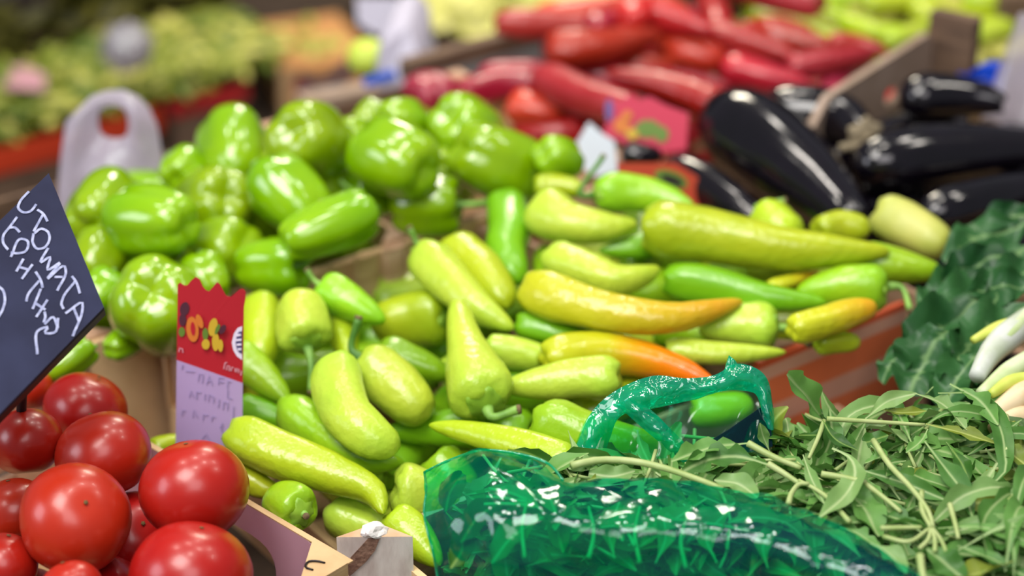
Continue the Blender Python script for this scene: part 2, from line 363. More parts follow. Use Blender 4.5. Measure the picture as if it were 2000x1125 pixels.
# ------------------------------------------------------------------ measured layout, tenths of a millimetre in the world
LONG = [
 [[[-2283,13752,8350],[-1811,13498,8282],[-1388,13316,8220],[-1102,13161,8177],[-1007,12895,8150]],201,"horn","y",None,"long yellow pepper with downturned tip between price tag and notched post"],
 [[[480,13103,8480],[81,13393,8451],[-289,13617,8426],[-676,13798,8400]],143,"horn","y",None,"slender yellow pepper pointing its tip at the mottled pepper"],
 [[[207,13731,8500],[534,13553,8456],[942,13467,8404],[1377,13506,8350]],230,"horn","g",None,"green pepper half seen through the raised teal bag"],
 [[[-1442,14346,8650],[-1420,14026,8579],[-1274,13695,8489],[-1070,13551,8409],[-898,13552,8350]],217,"blunt","l",None,"pale banana-shaped pepper curving down to a rounded green tip"],
 [[[-210,13938,8500],[-306,14238,8600],[-397,14614,8714],[-472,15107,8850]],275,"cone","l",[50,13819,8533],"pale pepper standing on its stalk with its tip pointing up"],
 [[[895,14280,8560],[599,14330,8531],[256,14304,8496],[-107,14282,8460]],184,"horn","l",None,"straight pale pepper with blunt end under the orange-tipped pepper"],
 [[[-795,16022,8850],[-601,15672,8783],[-313,15288,8692],[13,15048,8600]],208,"horn","l",[-926,16158,9020],"long pale pepper sloping from the divider towards the upright pepper"],
 [[[134,15389,8820],[443,15150,8817],[876,14938,8812],[1309,14856,8807],[1715,15009,8803],[1996,15181,8800]],207,"horn2","oy",None,"long curved pepper ripening to amber towards its raised tip"],
 [[[331,15921,8850],[636,15662,8850],[922,15467,8850],[1152,15564,8850],[1310,15701,8850]],186,"horn","l",None,"pepper with an upcurled tip under the broad pale pepper"],
 [[[1193,16139,9050],[1704,16050,9027],[2282,15849,8999],[2824,15797,8974],[3369,15825,8950]],270,"horn2","y",None,"largest pepper, long and yellow-green, on top of the heap"],
 [[[3451,16838,8850],[3753,16566,8797],[3998,16281,8750]],223,"blunt","ol",None,"thick dull olive pepper in front of the eggplants by dark leaves"],
 [[[247,16682,8962],[539,16380,8962],[887,16295,8962],[1148,16359,8962]],235,"horn2","l",None,"broad pale pepper touching the left end of the largest pepper"],
 [[[-1639,12902,8150],[-1776,13059,8125],[-1921,13189,8100]],186,"blunt","g",[-1595,12791,8197],"green pepper facing its round shoulder out over the lilac board"],
 [[[-1894,14309,8258],[-1565,13949,8207],[-1231,13678,8156],[-878,13678,8106]],194,"horn","g",None,"smooth light green pepper tucked under the banana-shaped pepper"],
 [[[-1249,14604,8530],[-1056,14440,8446],[-864,14253,8357],[-690,14111,8280]],241,"blunt","l",[-1304,14810,8833],"mottled pale green pepper with its stalk standing straight up"],
 [[[-2408,14934,8420],[-2150,14709,8322],[-1889,14458,8218]],167,"horn","g",None,"green pepper slanting down from behind the purple part of the tag"],
 [[[268,14564,8583],[654,14718,8544],[1091,14707,8500],[1432,14579,8464],[1720,14381,8431]],183,"horn","ot",None,"pepper turning from green to bright orange at its tip"],
 [[[-229,14864,8501],[44,14836,8477],[329,14776,8451]],145,"blunt","l",None,"short pale pepper end right of the upright pepper"],
 [[[-1758,14867,8550],[-1816,15080,8668],[-1860,15331,8800]],230,"blunt","l",[-1711,14574,8255],"ribbed pale pepper hanging its green stalk down beside the price tag"],
 [[[2288,15095,8584],[1959,15132,8584],[1618,15050,8584]],213,"horn","l",[2559,14924,8517],"pepper with fat curved green stalk above the crate corner"],
 [[[2360,14699,8780],[2707,14862,8789],[2993,15021,8796],[3144,15088,8800]],136,"blunt","oy",None,"yellow pepper with rounded end along the orange board"],
 [[[-587,15622,8395],[-922,15695,8344],[-1265,15622,8290]],248,"blunt","o1",[-533,15705,8465],"olive pepper with brown cut stalk left of the upright pepper"],
 [[[-1660,15496,8773],[-1434,15327,8711],[-1103,15136,8622]],175,"horn","g",[-1809,15599,8882],"bright green pepper pointing its stalk at the wooden divider"],
 [[[-561,16242,8812],[-276,15872,8740],[-36,15344,8661]],193,"blunt","y",None,"shiny yellow-green pepper behind the long sloping one"],
 [[[1366,15678,8754],[1812,15563,8738],[2203,15398,8723],[2755,15322,8704]],176,"horn","d",None,"deep green slim pepper under the largest pepper"],
 [[[3284,15496,8773],[2938,15520,8751],[2507,15495,8723]],221,"horn","g",[3486,15293,8648],"glossy green pepper with its stalk pointing at the dark leaves"],
 [[[-73,17215,8792],[-19,16730,8742],[-56,16252,8691],[55,15863,8641]],209,"blunt","d",None,"crinkled green pepper upright at the end of the divider"],
 [[[3142,15985,8786],[3502,15912,8761],[3882,15843,8735]],184,"horn","g",None,"green pepper tip poking out past the largest pepper"],
 [[[2308,16496,9000],[2430,16302,8954],[2601,16149,8900]],215,"blunt","y",[2512,16589,9091],"pepper with a hooked stalk in front of the eggplants"],
 [[[793,16914,9000],[1086,16991,8985],[1395,16913,8969],[1712,16664,8950]],183,"horn","g",[857,17118,9298],"green pepper with a dark upright stalk under the white card"],
 [[[-951,13037,8009],[-754,12856,7950],[-554,12582,7879]],168,"horn","y",None,"yellow pepper between the notched post and the teal bag"],
 [[[-1472,13386,7828],[-1151,13210,7790],[-775,13040,7746]],173,"horn","l",None,"pale pepper lying right behind the notched post"],
 [[[-944,13335,8085],[-699,13344,8016],[-412,13306,7932]],230,"horn","l",None,"thick pale pepper running in behind the left side of the teal bag"],
 [[[-633,13834,8045],[-504,13693,7947],[-376,13519,7838]],206,"blunt","g",None,"glossy green pepper end behind the left peak of the teal bag"],
 [[[-2236,13757,8055],[-2078,13522,8010],[-1823,13436,7953]],125,"horn","y",None,"small yellow pepper under the long one beside the last tomato"],
 [[[-3008,14037,8000],[-2878,14132,8000],[-2627,14180,8000]],99,"horn","y",None,"yellow pepper sliver between cardboard panel and tomatoes"],
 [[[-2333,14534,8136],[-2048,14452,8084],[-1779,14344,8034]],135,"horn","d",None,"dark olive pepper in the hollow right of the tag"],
 [[[1513,14363,8200],[1773,14363,8200],[2041,14446,8200]],151,"blunt","o1",None,"olive pepper seen through the top of the teal bag"],
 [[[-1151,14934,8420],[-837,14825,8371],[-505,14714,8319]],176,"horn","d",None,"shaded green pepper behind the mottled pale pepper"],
 [[[-1574,15560,8481],[-1474,15226,8408],[-1398,14871,8329]],148,"horn","y",None,"yellow pepper squeezed between two stalked peppers behind the upright stalk"],
 [[[-2266,15757,8478],[-2211,15374,8377],[-2193,14996,8272]],190,"blunt","y",None,"yellow-green pepper right beside the red head of the tag"],
 [[[1317,14831,8520],[1752,14775,8511],[2104,14787,8505],[2348,14813,8500]],110,"horn","l",None,"slim pepper running in behind the corner block"],
 [[[2615,14867,8550],[2781,14939,8529],[3012,14991,8500]],97,"blunt","y",None,"pepper sliver along the top edge of the orange board"],
 [[[1271,15425,8400],[1578,15286,8400],[1930,15194,8400]],135,"horn","g",None,"green pepper beneath the fat-stalked pepper"],
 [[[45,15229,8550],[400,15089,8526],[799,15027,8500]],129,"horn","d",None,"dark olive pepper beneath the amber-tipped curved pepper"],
 [[[2264,15549,8735],[2507,15685,8735],[2759,15863,8735]],68,"horn","oy",None,"thin amber pepper tip under the largest pepper"],
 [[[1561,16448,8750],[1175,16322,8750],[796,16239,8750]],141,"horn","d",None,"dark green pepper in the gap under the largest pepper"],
 [[[2789,16337,8900],[3015,16443,8900],[3288,16379,8900]],150,"blunt","y",None,"light pepper end between largest pepper and olive pepper"],
 [[[218,17118,9000],[437,17118,9000],[676,17004,9000]],111,"blunt","y",None,"yellow pepper end at the back beside the bell peppers"]
]
TOMATO = [
 [[-3258,12325,8500],421,"big front tomato with a tiny brown scar, left of centre of the tomato pile"],
 [[-2395,12545,8600],413,"tomato leaning on the price tag beside the lilac board"],
 [[-2323,11775,8350],446,"tomato at the bottom edge in front of the tag tomato"],
 [[-3206,13197,8500],382,"tomato behind the front one, touching the tag tomato"],
 [[-3841,13313,8550],291,"tomato under the lower edge of the chalkboard"],
 [[-3515,14037,8400],346,"darker shaded tomato at the back against the brown panel"],
 [[-2983,12963,7894],356,"tomato deep in the gap behind the two front tomatoes"],
 [[-3845,12770,8250],285,"tomato with a pale skin blemish at the left edge"],
 [[-3796,12174,8198],253,"tomato cut off by the bottom left corner"],
 [[-3155,11584,8400],227,"tomato of which only the crown shows at the bottom edge"],
 [[-4089,14532,8300],196,"tomato mostly hidden behind the chalkboard"]
]
BELL = [
 [[-3140,15459,8650],452,95,-40,0.95,"ribbed bell pepper right behind the red tag"],
 [[-1667,16261,9000],261,28,10,1.75,"long bell-type green pepper lying on the wooden divider"],
 [[-3264,16282,9000],350,150,-10,1.2,"fat bell pepper behind the top corner of the chalkboard sign"],
 [[-149,17605,9013],392,15,-30,1.12,"big bell pepper at the right end of the bell heap"],
 [[-1101,17153,9250],386,140,0,1.0,"bell pepper with the brightest white glint, middle of the heap"],
 [[-1967,17567,9300],393,70,-30,1.0,"bell pepper crowning the left back of the heap"],
 [[-481,18149,9155],355,60,-35,1.05,"tall bell pepper at the back beside the red peppers"],
 [[-3812,14837,8400],163,40,20,1.5,"yellow-green pepper lying low behind the lower edge of the chalkboard"],
 [[-3470,15453,8238],146,60,0,1.3,"light green pepper along the brown panel top"],
 [[-2209,16234,8595],291,345,10,1.1,"bell pepper with twisted brown stalk by the divider"],
 [[-2690,16651,8530],351,140,-35,1.0,"shadowed bell pepper with smooth shoulders above the tag"],
 [[-3807,16774,8881],359,80,0,1.1,"bell pepper behind the fat one at the bag"],
 [[-2857,17287,8704],389,120,-35,1.1,"bell pepper with a double glint behind the fat one"],
 [[-826,17248,8723],305,355,5,1.1,"bell pepper with a long pale stalk over the divider"],
 [[-2082,16825,9000],335,140,25,1.15,"dark bell pepper in the middle of the left half of the heap"],
 [[-1771,17770,8751],292,45,0,1.0,"bell pepper in the gap left of the brightest one"],
 [[-3207,17695,8896],220,80,0,1.0,"small bell pepper next to the white plastic bag"],
 [[416,17368,9163],225,45,-35,1.0,"small bell pepper at the far right below the red peppers"],
 [[-2760,17999,8906],380,100,25,1.1,"bell pepper sloping down beside the white plastic bag"],
 [[-3689,15744,8600],193,60,15,1.0,"bell pepper half behind the chalkboard sign"],
 [[-2761,15971,8600],223,120,25,1.0,"bell pepper behind the torn points of the tag"],
 [[-3788,16183,8700],262,80,25,1.0,"bell pepper at the right edge of the chalkboard sign"],
 [[-3131,16416,8580],190,95,-40,1.0,"bell pepper in the dark gap above the ribbed one"],
 [[-4069,16944,8501],195,120,0,1.0,"bell pepper peeking out over the upper edge of the chalkboard"],
 [[-2502,17695,8407],253,45,-35,1.0,"bell pepper low in the hollow beside the dark one"],
 [[-1392,17490,8700],239,200,30,1.0,"bell pepper low behind the long bell-type one"],
 [[-2299,17709,8900],200,70,-30,1.0,"bell pepper in shade below the crowning one"],
 [[-700,17734,8944],200,100,-20,1.0,"bell pepper in shade between the brightest and the tall one"],
 [[-1559,18069,9058],253,70,-30,1.0,"bell pepper wedged between the crowning and the brightest one"],
 [[-1115,18172,9200],243,45,-20,1.0,"bell pepper peeping over the back between two big ones"],
 [[-1441,18464,9108],180,60,15,1.0,"small bell pepper at the very back of the heap"]
]
RED = [
 [[[1103,20853,8150],[684,20376,8130],[228,20365,8110],[0,20561,8100]],200,"horn","r",None,"curved red pepper sagging lowest beside the red price tag"],
 [[[0,20854,8250],[230,20706,8250],[631,20617,8250]],207,"horn","r2",None,"red pepper with an orange glint on its round shoulder"],
 [[[-1138,21364,8100],[-926,21580,8100],[-652,21364,8100]],262,"blunt","rp",None,"rounded dull red pepper end at the left of the red heap"],
 [[[-615,21155,8250],[-89,21397,8284],[471,21311,8319],[965,21157,8350]],182,"horn","r",None,"long red pepper along the lower left of the red heap"],
 [[[769,21438,8349],[1355,21344,8349],[1944,21344,8349],[2518,21189,8349]],177,"horn","r",None,"glistening red pepper across the middle of the red heap"],
 [[[396,21282,8750],[758,21282,8750],[1235,21508,8750],[1754,21805,8750]],229,"horn","r",None,"long red pepper jutting left at the top of the red heap"],
 [[[1277,21842,8887],[1621,22123,8872],[1967,21929,8855],[2330,21643,8836]],221,"horn","r2",None,"bright orange-red pepper on the crest of the red heap"],
 [[[1329,20824,8300],[1795,20884,8300],[2319,20914,8300]],191,"horn","r",None,"dark red pepper behind the red price tag"],
 [[[2307,21344,8146],[2794,21464,8122],[3355,21654,8095]],173,"horn","r",None,"red pepper low behind the eggplants"],
 [[[2446,21441,8500],[2868,21235,8457],[3434,21066,8400]],181,"horn","r2",None,"orange-red pepper above the round eggplant tops"],
 [[[3175,21378,8500],[3725,21540,8524],[4328,21798,8550]],166,"horn","rp",None,"red pepper reaching the slotted plank with its tip"],
 [[[1167,21799,8422],[1546,21638,8422],[1970,21734,8422]],173,"horn","r",None,"red pepper between the jutting and the glistening ones"],
 [[[1819,22198,8524],[2099,21882,8479],[2514,21799,8422]],210,"blunt","r2",None,"shiny red pepper just under the crest"],
 [[[2327,22182,8646],[2756,21927,8602],[3316,21586,8544]],174,"horn","rp",None,"pinkish red pepper sloping down to the right from the crest"],
 [[[3729,22002,8560],[4092,22003,8535],[4391,21802,8510]],138,"horn","rp",None,"small red pepper in front of the yellow-green far heap"],
 [[[2958,22605,8473],[3540,22338,8445],[4004,22161,8422]],171,"horn","r",None,"red pepper behind the pinkish one on the right slope"],
 [[[2793,22745,8368],[3264,23061,8368],[3685,22919,8368]],156,"horn","r",None,"red pepper at the top right below the yellow-green ones"],
 [[[898,21977,8723],[1209,22248,8749],[1476,22708,8773]],170,"horn","r",None,"red pepper leaning up on the left of the crest"],
 [[[1484,22859,8784],[1791,22814,8761],[2140,22538,8732]],148,"horn","r2",None,"topmost red pepper cut by the upper edge"],
 [[[1167,20879,7912],[1583,20996,7912],[2005,21144,7912]],182,"horn","r",None,"red pepper lowest behind the red price tag"],
 [[[-359,21717,8250],[60,21818,8273],[541,21848,8300]],150,"horn","rp",None,"red pepper behind the lower left ones"]
]
EGG = [
 [[[3306,17176,8550],[3109,17695,8603],[2793,18355,8673],[2417,19004,8745],[2078,19418,8800]],460,"egg","e",None,"large eggplant sloping up to the left, nearest to the peppers"],
 [[[5571,18227,8550],[5056,17994,8534],[4542,17720,8518],[3965,17447,8500]],249,"egg","e",None,"eggplant lowest at the right edge above the dark leaves"],
 [[[5667,18511,8750],[5147,18511,8750],[4451,18410,8750],[3908,18259,8750],[3405,18062,8750]],331,"egg","e",[5886,18548,8734],"large eggplant lying flat at the right edge"],
 [[[2577,17256,8400],[2274,17702,8432],[1985,18171,8462],[1580,18685,8500]],235,"egg","e",None,"eggplant in shade behind the green stalked pepper"],
 [[[3614,18711,8798],[3434,19255,8770],[3035,19479,8733],[2613,19565,8697]],317,"egg","e",[3333,18547,8746],"eggplant with a dried brown calyx behind the sloping one"],
 [[[5101,19148,9000],[4757,19286,9000],[4441,19314,9000],[4047,19203,9000]],256,"egg","e",None,"eggplant at the back below the blue plastic"],
 [[[3291,18001,8258],[3637,18239,8258],[4224,18605,8258]],240,"egg","e",None,"eggplant in the dark gap between the sloping and the lowest one"],
 [[[1546,18968,8500],[1329,18903,8500],[1146,18968,8500]],149,"egg","e",None,"small eggplant end with a white glint beside the white card"]
]
FAR = [
 [[[3606,23631,8100],[4011,23309,8100],[4423,23098,8100]],127,"horn","l",None,"pale pepper hanging low over the red peppers"],
 [[[4578,22942,8200],[5002,23235,8249],[5455,23642,8300]],127,"horn","l",None,"pale pepper leaning up beside the slotted plank end"],
 [[[3041,24232,8055],[3522,23971,8055],[4105,23498,8055]],143,"horn","y",None,"long yellowish pepper at the left end of the far heap"],
 [[[5695,23451,8100],[5981,23595,8100],[6351,23813,8100]],167,"blunt","l",None,"blunt pale pepper beside the brown far post"],
 [[[4128,23728,8200],[4578,23330,8200],[5043,23437,8200]],141,"horn","y",None,"yellowish pepper in the middle of the far heap"],
 [[[3238,24390,8136],[3812,24238,8136],[4482,23900,8136]],144,"horn","y",None,"long yellowish pepper second from the left at the far heap"],
 [[[5074,23995,8239],[5544,23735,8239],[6140,23809,8239]],149,"horn","y",None,"long yellowish pepper at the right of the far heap"],
 [[[4497,24071,8280],[5039,24185,8280],[5547,24109,8280]],144,"horn","y",None,"yellowish pepper at the top middle of the far heap"],
 [[[5760,24205,8300],[6202,24129,8300],[6703,24320,8300]],144,"horn","y",None,"yellowish pepper cut by the upper right edge"],
 [[[3709,24490,8198],[4250,24568,8198],[4813,24764,8198]],146,"horn","l",None,"pale pepper cut by the upper edge over the red peppers"],
 [[[4466,23264,7900],[4865,23385,7949],[5306,23714,8000]],128,"horn","y",None,"yellowish pepper just behind the slotted plank"],
 [[[3426,24147,7836],[3899,23748,7836],[4257,23534,7836]],117,"horn","g",None,"green pepper under the leftmost far ones"],
 [[[5496,23978,7900],[5794,24162,7900],[6073,23617,7900]],131,"horn","y",None,"yellowish pepper in shade behind the plank corner"],
 [[[3969,24337,7974],[4394,24527,7974],[4860,24527,7974]],133,"horn","g",None,"green pepper in the dark gap of the far heap"],
 [[[2794,24567,8100],[3201,24644,8100],[3626,24840,8100]],134,"horn","l",None,"pale pepper at the far left edge of the far heap"]
]
LONGF = [[[[1734,17872,7902],[1045,18026,7850],[351,18154,7798]],194,"horn","l"],[[[298,15542,8413],[373,16181,8450],[318,16822,8487]],189,"blunt","g"],[[[-278,16849,7765],[378,17233,7850],[996,17675,7935]],207,"blunt","l"],[[[-1169,13778,7934],[-1563,14332,7910],[-1764,14981,7886]],225,"horn","l"],[[[718,17467,7542],[399,16876,7490],[119,16265,7438]],203,"blunt","y"],[[[74,17443,7546],[496,18184,7610],[1061,18821,7674]],179,"blunt","y"],[[[-1537,16661,7547],[-767,16790,7550],[14,16801,7553]],223,"horn","g"],[[[-1111,14128,7714],[-770,14757,7730],[-497,15420,7746]],232,"horn","g"],[[[218,16717,8124],[732,16199,8030],[1271,15705,7936]],231,"horn","l"],[[[2458,17701,8119],[2847,17003,8150],[3002,16219,8181]],219,"horn","g"],[[[-250,14785,8080],[429,14915,8150],[1052,15215,8220]],230,"blunt","d"],[[[-2292,15427,7842],[-1601,15594,7850],[-890,15614,7858]],232,"horn","d"],[[[1935,15963,8061],[1393,15603,8150],[781,15380,8239]],224,"horn","y"],[[[-688,14609,7414],[-158,15187,7370],[495,15622,7326]],224,"horn","d"],[[[-2440,16099,7462],[-1918,15659,7490],[-1431,15182,7518]],211,"blunt","y"],[[[-394,15758,7563],[-727,15187,7490],[-1121,14656,7417]],200,"blunt","d"],[[[626,15556,8125],[-41,15397,8090],[-704,15219,8055]],193,"blunt","l"],[[[1389,16571,7922],[1265,17219,7850],[987,17818,7778]],222,"horn","o1"],[[[1763,17221,7500],[1363,17741,7550],[866,18168,7600]],208,"horn","g"],[[[2156,16188,8423],[1466,16061,8450],[774,15952,8477]],208,"blunt","g"],[[[466,17516,7274],[663,18163,7370],[1040,18723,7466]],185,"horn","g"],[[[-1502,16582,7924],[-2084,16173,7850],[-2671,15770,7776]],232,"blunt","g"],[[[1898,18550,7807],[2162,17900,7850],[2362,17227,7893]],224,"horn","o1"],[[[415,16464,7688],[46,15721,7730],[-172,14921,7772]],197,"blunt","y"],[[[1239,17588,8439],[1255,16925,8450],[1082,16284,8461]],210,"blunt","d"],[[[3295,16348,8437],[2498,16497,8450],[1748,16805,8463]],219,"horn","l"],[[[2289,16266,7503],[2319,17110,7550],[2111,17929,7597]],207,"blunt","g"],[[[2034,16373,7592],[1465,16879,7550],[970,17459,7508]],190,"blunt","d"],[[[2940,16448,7866],[2641,17078,7850],[2461,17753,7834]],182,"horn","d"],[[[-744,15825,7893],[-382,16397,7850],[136,16832,7807]],188,"horn","g"],[[[169,14084,8155],[-456,14236,8090],[-1097,14290,8025]],204,"horn","d"],[[[-71,13954,7801],[315,14521,7790],[845,14957,7779]],196,"blunt","y"],[[[1180,18532,7367],[1572,17915,7430],[2062,17373,7493]],179,"horn","y"],[[[2094,16507,8209],[1980,17206,8150],[1760,17880,8091]],183,"horn","y"],[[[547,14421,8074],[1225,14926,8150],[1731,15603,8226]],205,"horn","o1"],[[[-707,16074,7530],[-1411,16326,7490],[-2159,16355,7450]],233,"blunt","g"],[[[348,14213,7452],[-448,13907,7490],[-1203,13508,7528]],211,"blunt","l"],[[[-1368,16899,7845],[-781,17238,7850],[-145,17476,7855]],206,"horn","l"],[[[-67,14641,7508],[651,15019,7550],[1430,15245,7592]],211,"blunt","g"],[[[902,16191,7429],[1161,15605,7370],[1432,15024,7311]],218,"horn","o1"],[[[500,15887,7635],[821,16576,7550],[963,17323,7465]],195,"horn","y"],[[[-1025,13992,7326],[-1572,14533,7430],[-2175,15012,7534]],212,"horn","l"],[[[2996,16113,8063],[2255,16216,7970],[1515,16325,7877]],235,"horn","o1"],[[[2053,17697,7337],[1765,18294,7430],[1302,18769,7523]],219,"horn","l"],[[[2569,16136,7640],[1922,15949,7730],[1298,15692,7820]],181,"horn","d"],[[[2061,15835,7387],[1448,16249,7370],[919,16766,7353]],195,"blunt","y"]]
REDF = [[[[1744,22299,7925],[1262,21548,7820],[951,20712,7715]],220,"horn","r"],[[[-197,22440,8654],[702,22493,8600],[1594,22365,8546]],180,"horn","rp"],[[[3271,21196,7802],[2801,21951,7760],[2186,22593,7718]],227,"blunt","r"],[[[2423,19988,8524],[1797,20509,8600],[1039,20808,8676]],199,"horn","r"],[[[3730,22728,8126],[2961,22936,8060],[2264,23320,7994]],209,"horn","rp"],[[[2828,23722,7765],[3249,22994,7760],[3749,22316,7755]],193,"blunt","rp"],[[[3602,21125,8128],[3918,21892,8240],[4443,22534,8352]],205,"horn","rp"],[[[2495,22474,8518],[2451,23292,8600],[2286,24095,8682]],179,"horn","r"],[[[1971,21821,7614],[1938,21092,7700],[1735,20392,7786]],192,"horn","r2"],[[[2263,22048,7613],[2850,21338,7520],[3560,20753,7427]],208,"blunt","r2"],[[[2119,22193,7517],[1347,22217,7520],[574,22219,7523]],224,"horn","rp"],[[[1205,20179,7361],[1758,20793,7400],[2405,21308,7439]],180,"blunt","rp"],[[[76,22272,8051],[454,21645,8000],[847,21028,7949]],189,"horn","r"],[[[2696,24328,8357],[2411,23657,8360],[2038,23032,8363]],192,"horn","r"],[[[273,22981,8483],[1066,23026,8600],[1838,23214,8717]],195,"horn","r2"],[[[872,21635,8123],[1493,22343,8180],[1940,23173,8237]],190,"horn","r2"],[[[71,22790,7860],[487,22121,7880],[904,21453,7900]],184,"blunt","r2"],[[[3925,22715,7424],[3080,22827,7400],[2232,22747,7376]],204,"horn","r"],[[[4152,21985,7914],[3221,22115,8000],[2332,22417,8086]],199,"horn","r2"],[[[2410,24763,8581],[1870,24073,8600],[1305,23403,8619]],201,"horn","rp"],[[[1916,24063,7468],[2601,23777,7460],[3229,23381,7452]],222,"blunt","r"],[[[378,22917,8156],[1169,23032,8240],[1933,23267,8324]],206,"blunt","rp"],[[[589,21319,7673],[220,22112,7580],[-8,22957,7487]],207,"horn","rp"],[[[879,20548,7560],[978,21306,7460],[1062,22065,7360]],200,"horn","rp"],[[[2776,22391,7637],[2362,23013,7700],[2005,23669,7763]],190,"horn","r"],[[[2101,20226,8214],[2821,20749,8180],[3499,21324,8146]],221,"horn","r"],[[[2485,24393,7850],[1936,23807,7940],[1558,23099,8030]],214,"blunt","r2"],[[[4086,22172,7532],[3246,22324,7460],[2401,22207,7388]],216,"horn","r"],[[[212,22453,7215],[288,21500,7340],[493,20566,7465]],199,"horn","r"],[[[4799,21594,7867],[4054,21689,7880],[3304,21651,7893]],223,"horn","r2"],[[[4327,21844,7295],[3521,21851,7400],[2715,21861,7505]],192,"horn","r2"],[[[3799,23215,8593],[3192,23674,8600],[2499,23991,8607]],222,"blunt","rp"],[[[320,21001,8529],[852,20208,8600],[1534,19540,8671]],217,"blunt","rp"],[[[1418,23641,7939],[1063,22799,7820],[508,22073,7701]],193,"horn","rp"]]
EGGF = [[[[5260,17707,8036],[4403,17627,7980],[3543,17624,7924]],383,"egg","e"],[[[5400,17993,8195],[5428,18847,8280],[5293,19691,8365]],361,"egg","e"],[[[5426,19740,7903],[6017,18790,7920],[6336,17719,7937]],424,"egg","e"],[[[3277,19059,8373],[4071,19407,8400],[4916,19601,8427]],357,"egg","e"],[[[5204,19304,7432],[4631,18667,7560],[4134,17968,7688]],367,"egg","e"],[[[3834,17196,7388],[3671,18103,7440],[3230,18912,7492]],367,"egg","e"]]
BELLF = [[[-1283,19352,8300],346,336,28,1.05],[[-2142,18851,8300],352,75,28,1.05],[[-3182,18736,8300],368,120,25,1.05],[[-2117,18710,7700],364,302,67,1.05],[[-2865,18536,7820],343,245,61,1.05],[[-1054,19114,7760],389,116,33,1.05],[[-1825,17835,8180],383,337,50,1.05],[[-3775,18176,8300],364,239,63,1.05],[[-3886,16583,8180],373,20,37,1.05],[[-3534,16358,7700],374,293,53,1.05],[[-1140,19962,8300],330,147,21,1.05],[[-2768,19155,8180],336,54,48,1.05],[[-2857,17783,8060],349,185,39,1.05],[[-3103,16875,8060],369,97,23,1.05],[[-3614,18344,7700],357,160,32,1.05],[[-1637,17998,7580],367,237,31,1.05],[[-3748,17625,7940],398,34,26,1.05],[[-3069,17003,7400],366,359,61,1.05],[[-2400,19366,7700],396,158,32,1.05],[[-773,18635,8300],362,352,21,1.05]]
TOMF = [[[-4117,12535,7760],362],[[-4389,12080,7340],363],[[-3727,11706,7820],394],[[-3321,11310,7400],369],[[-3131,12288,7760],371],[[-3322,12594,7160],362],[[-4846,11964,8000],368],[[-2410,12731,7640],369],[[-2253,11845,7580],392],[[-2310,13040,7040],382],[[-3906,12889,7220],364],[[-2869,12075,7160],366]]
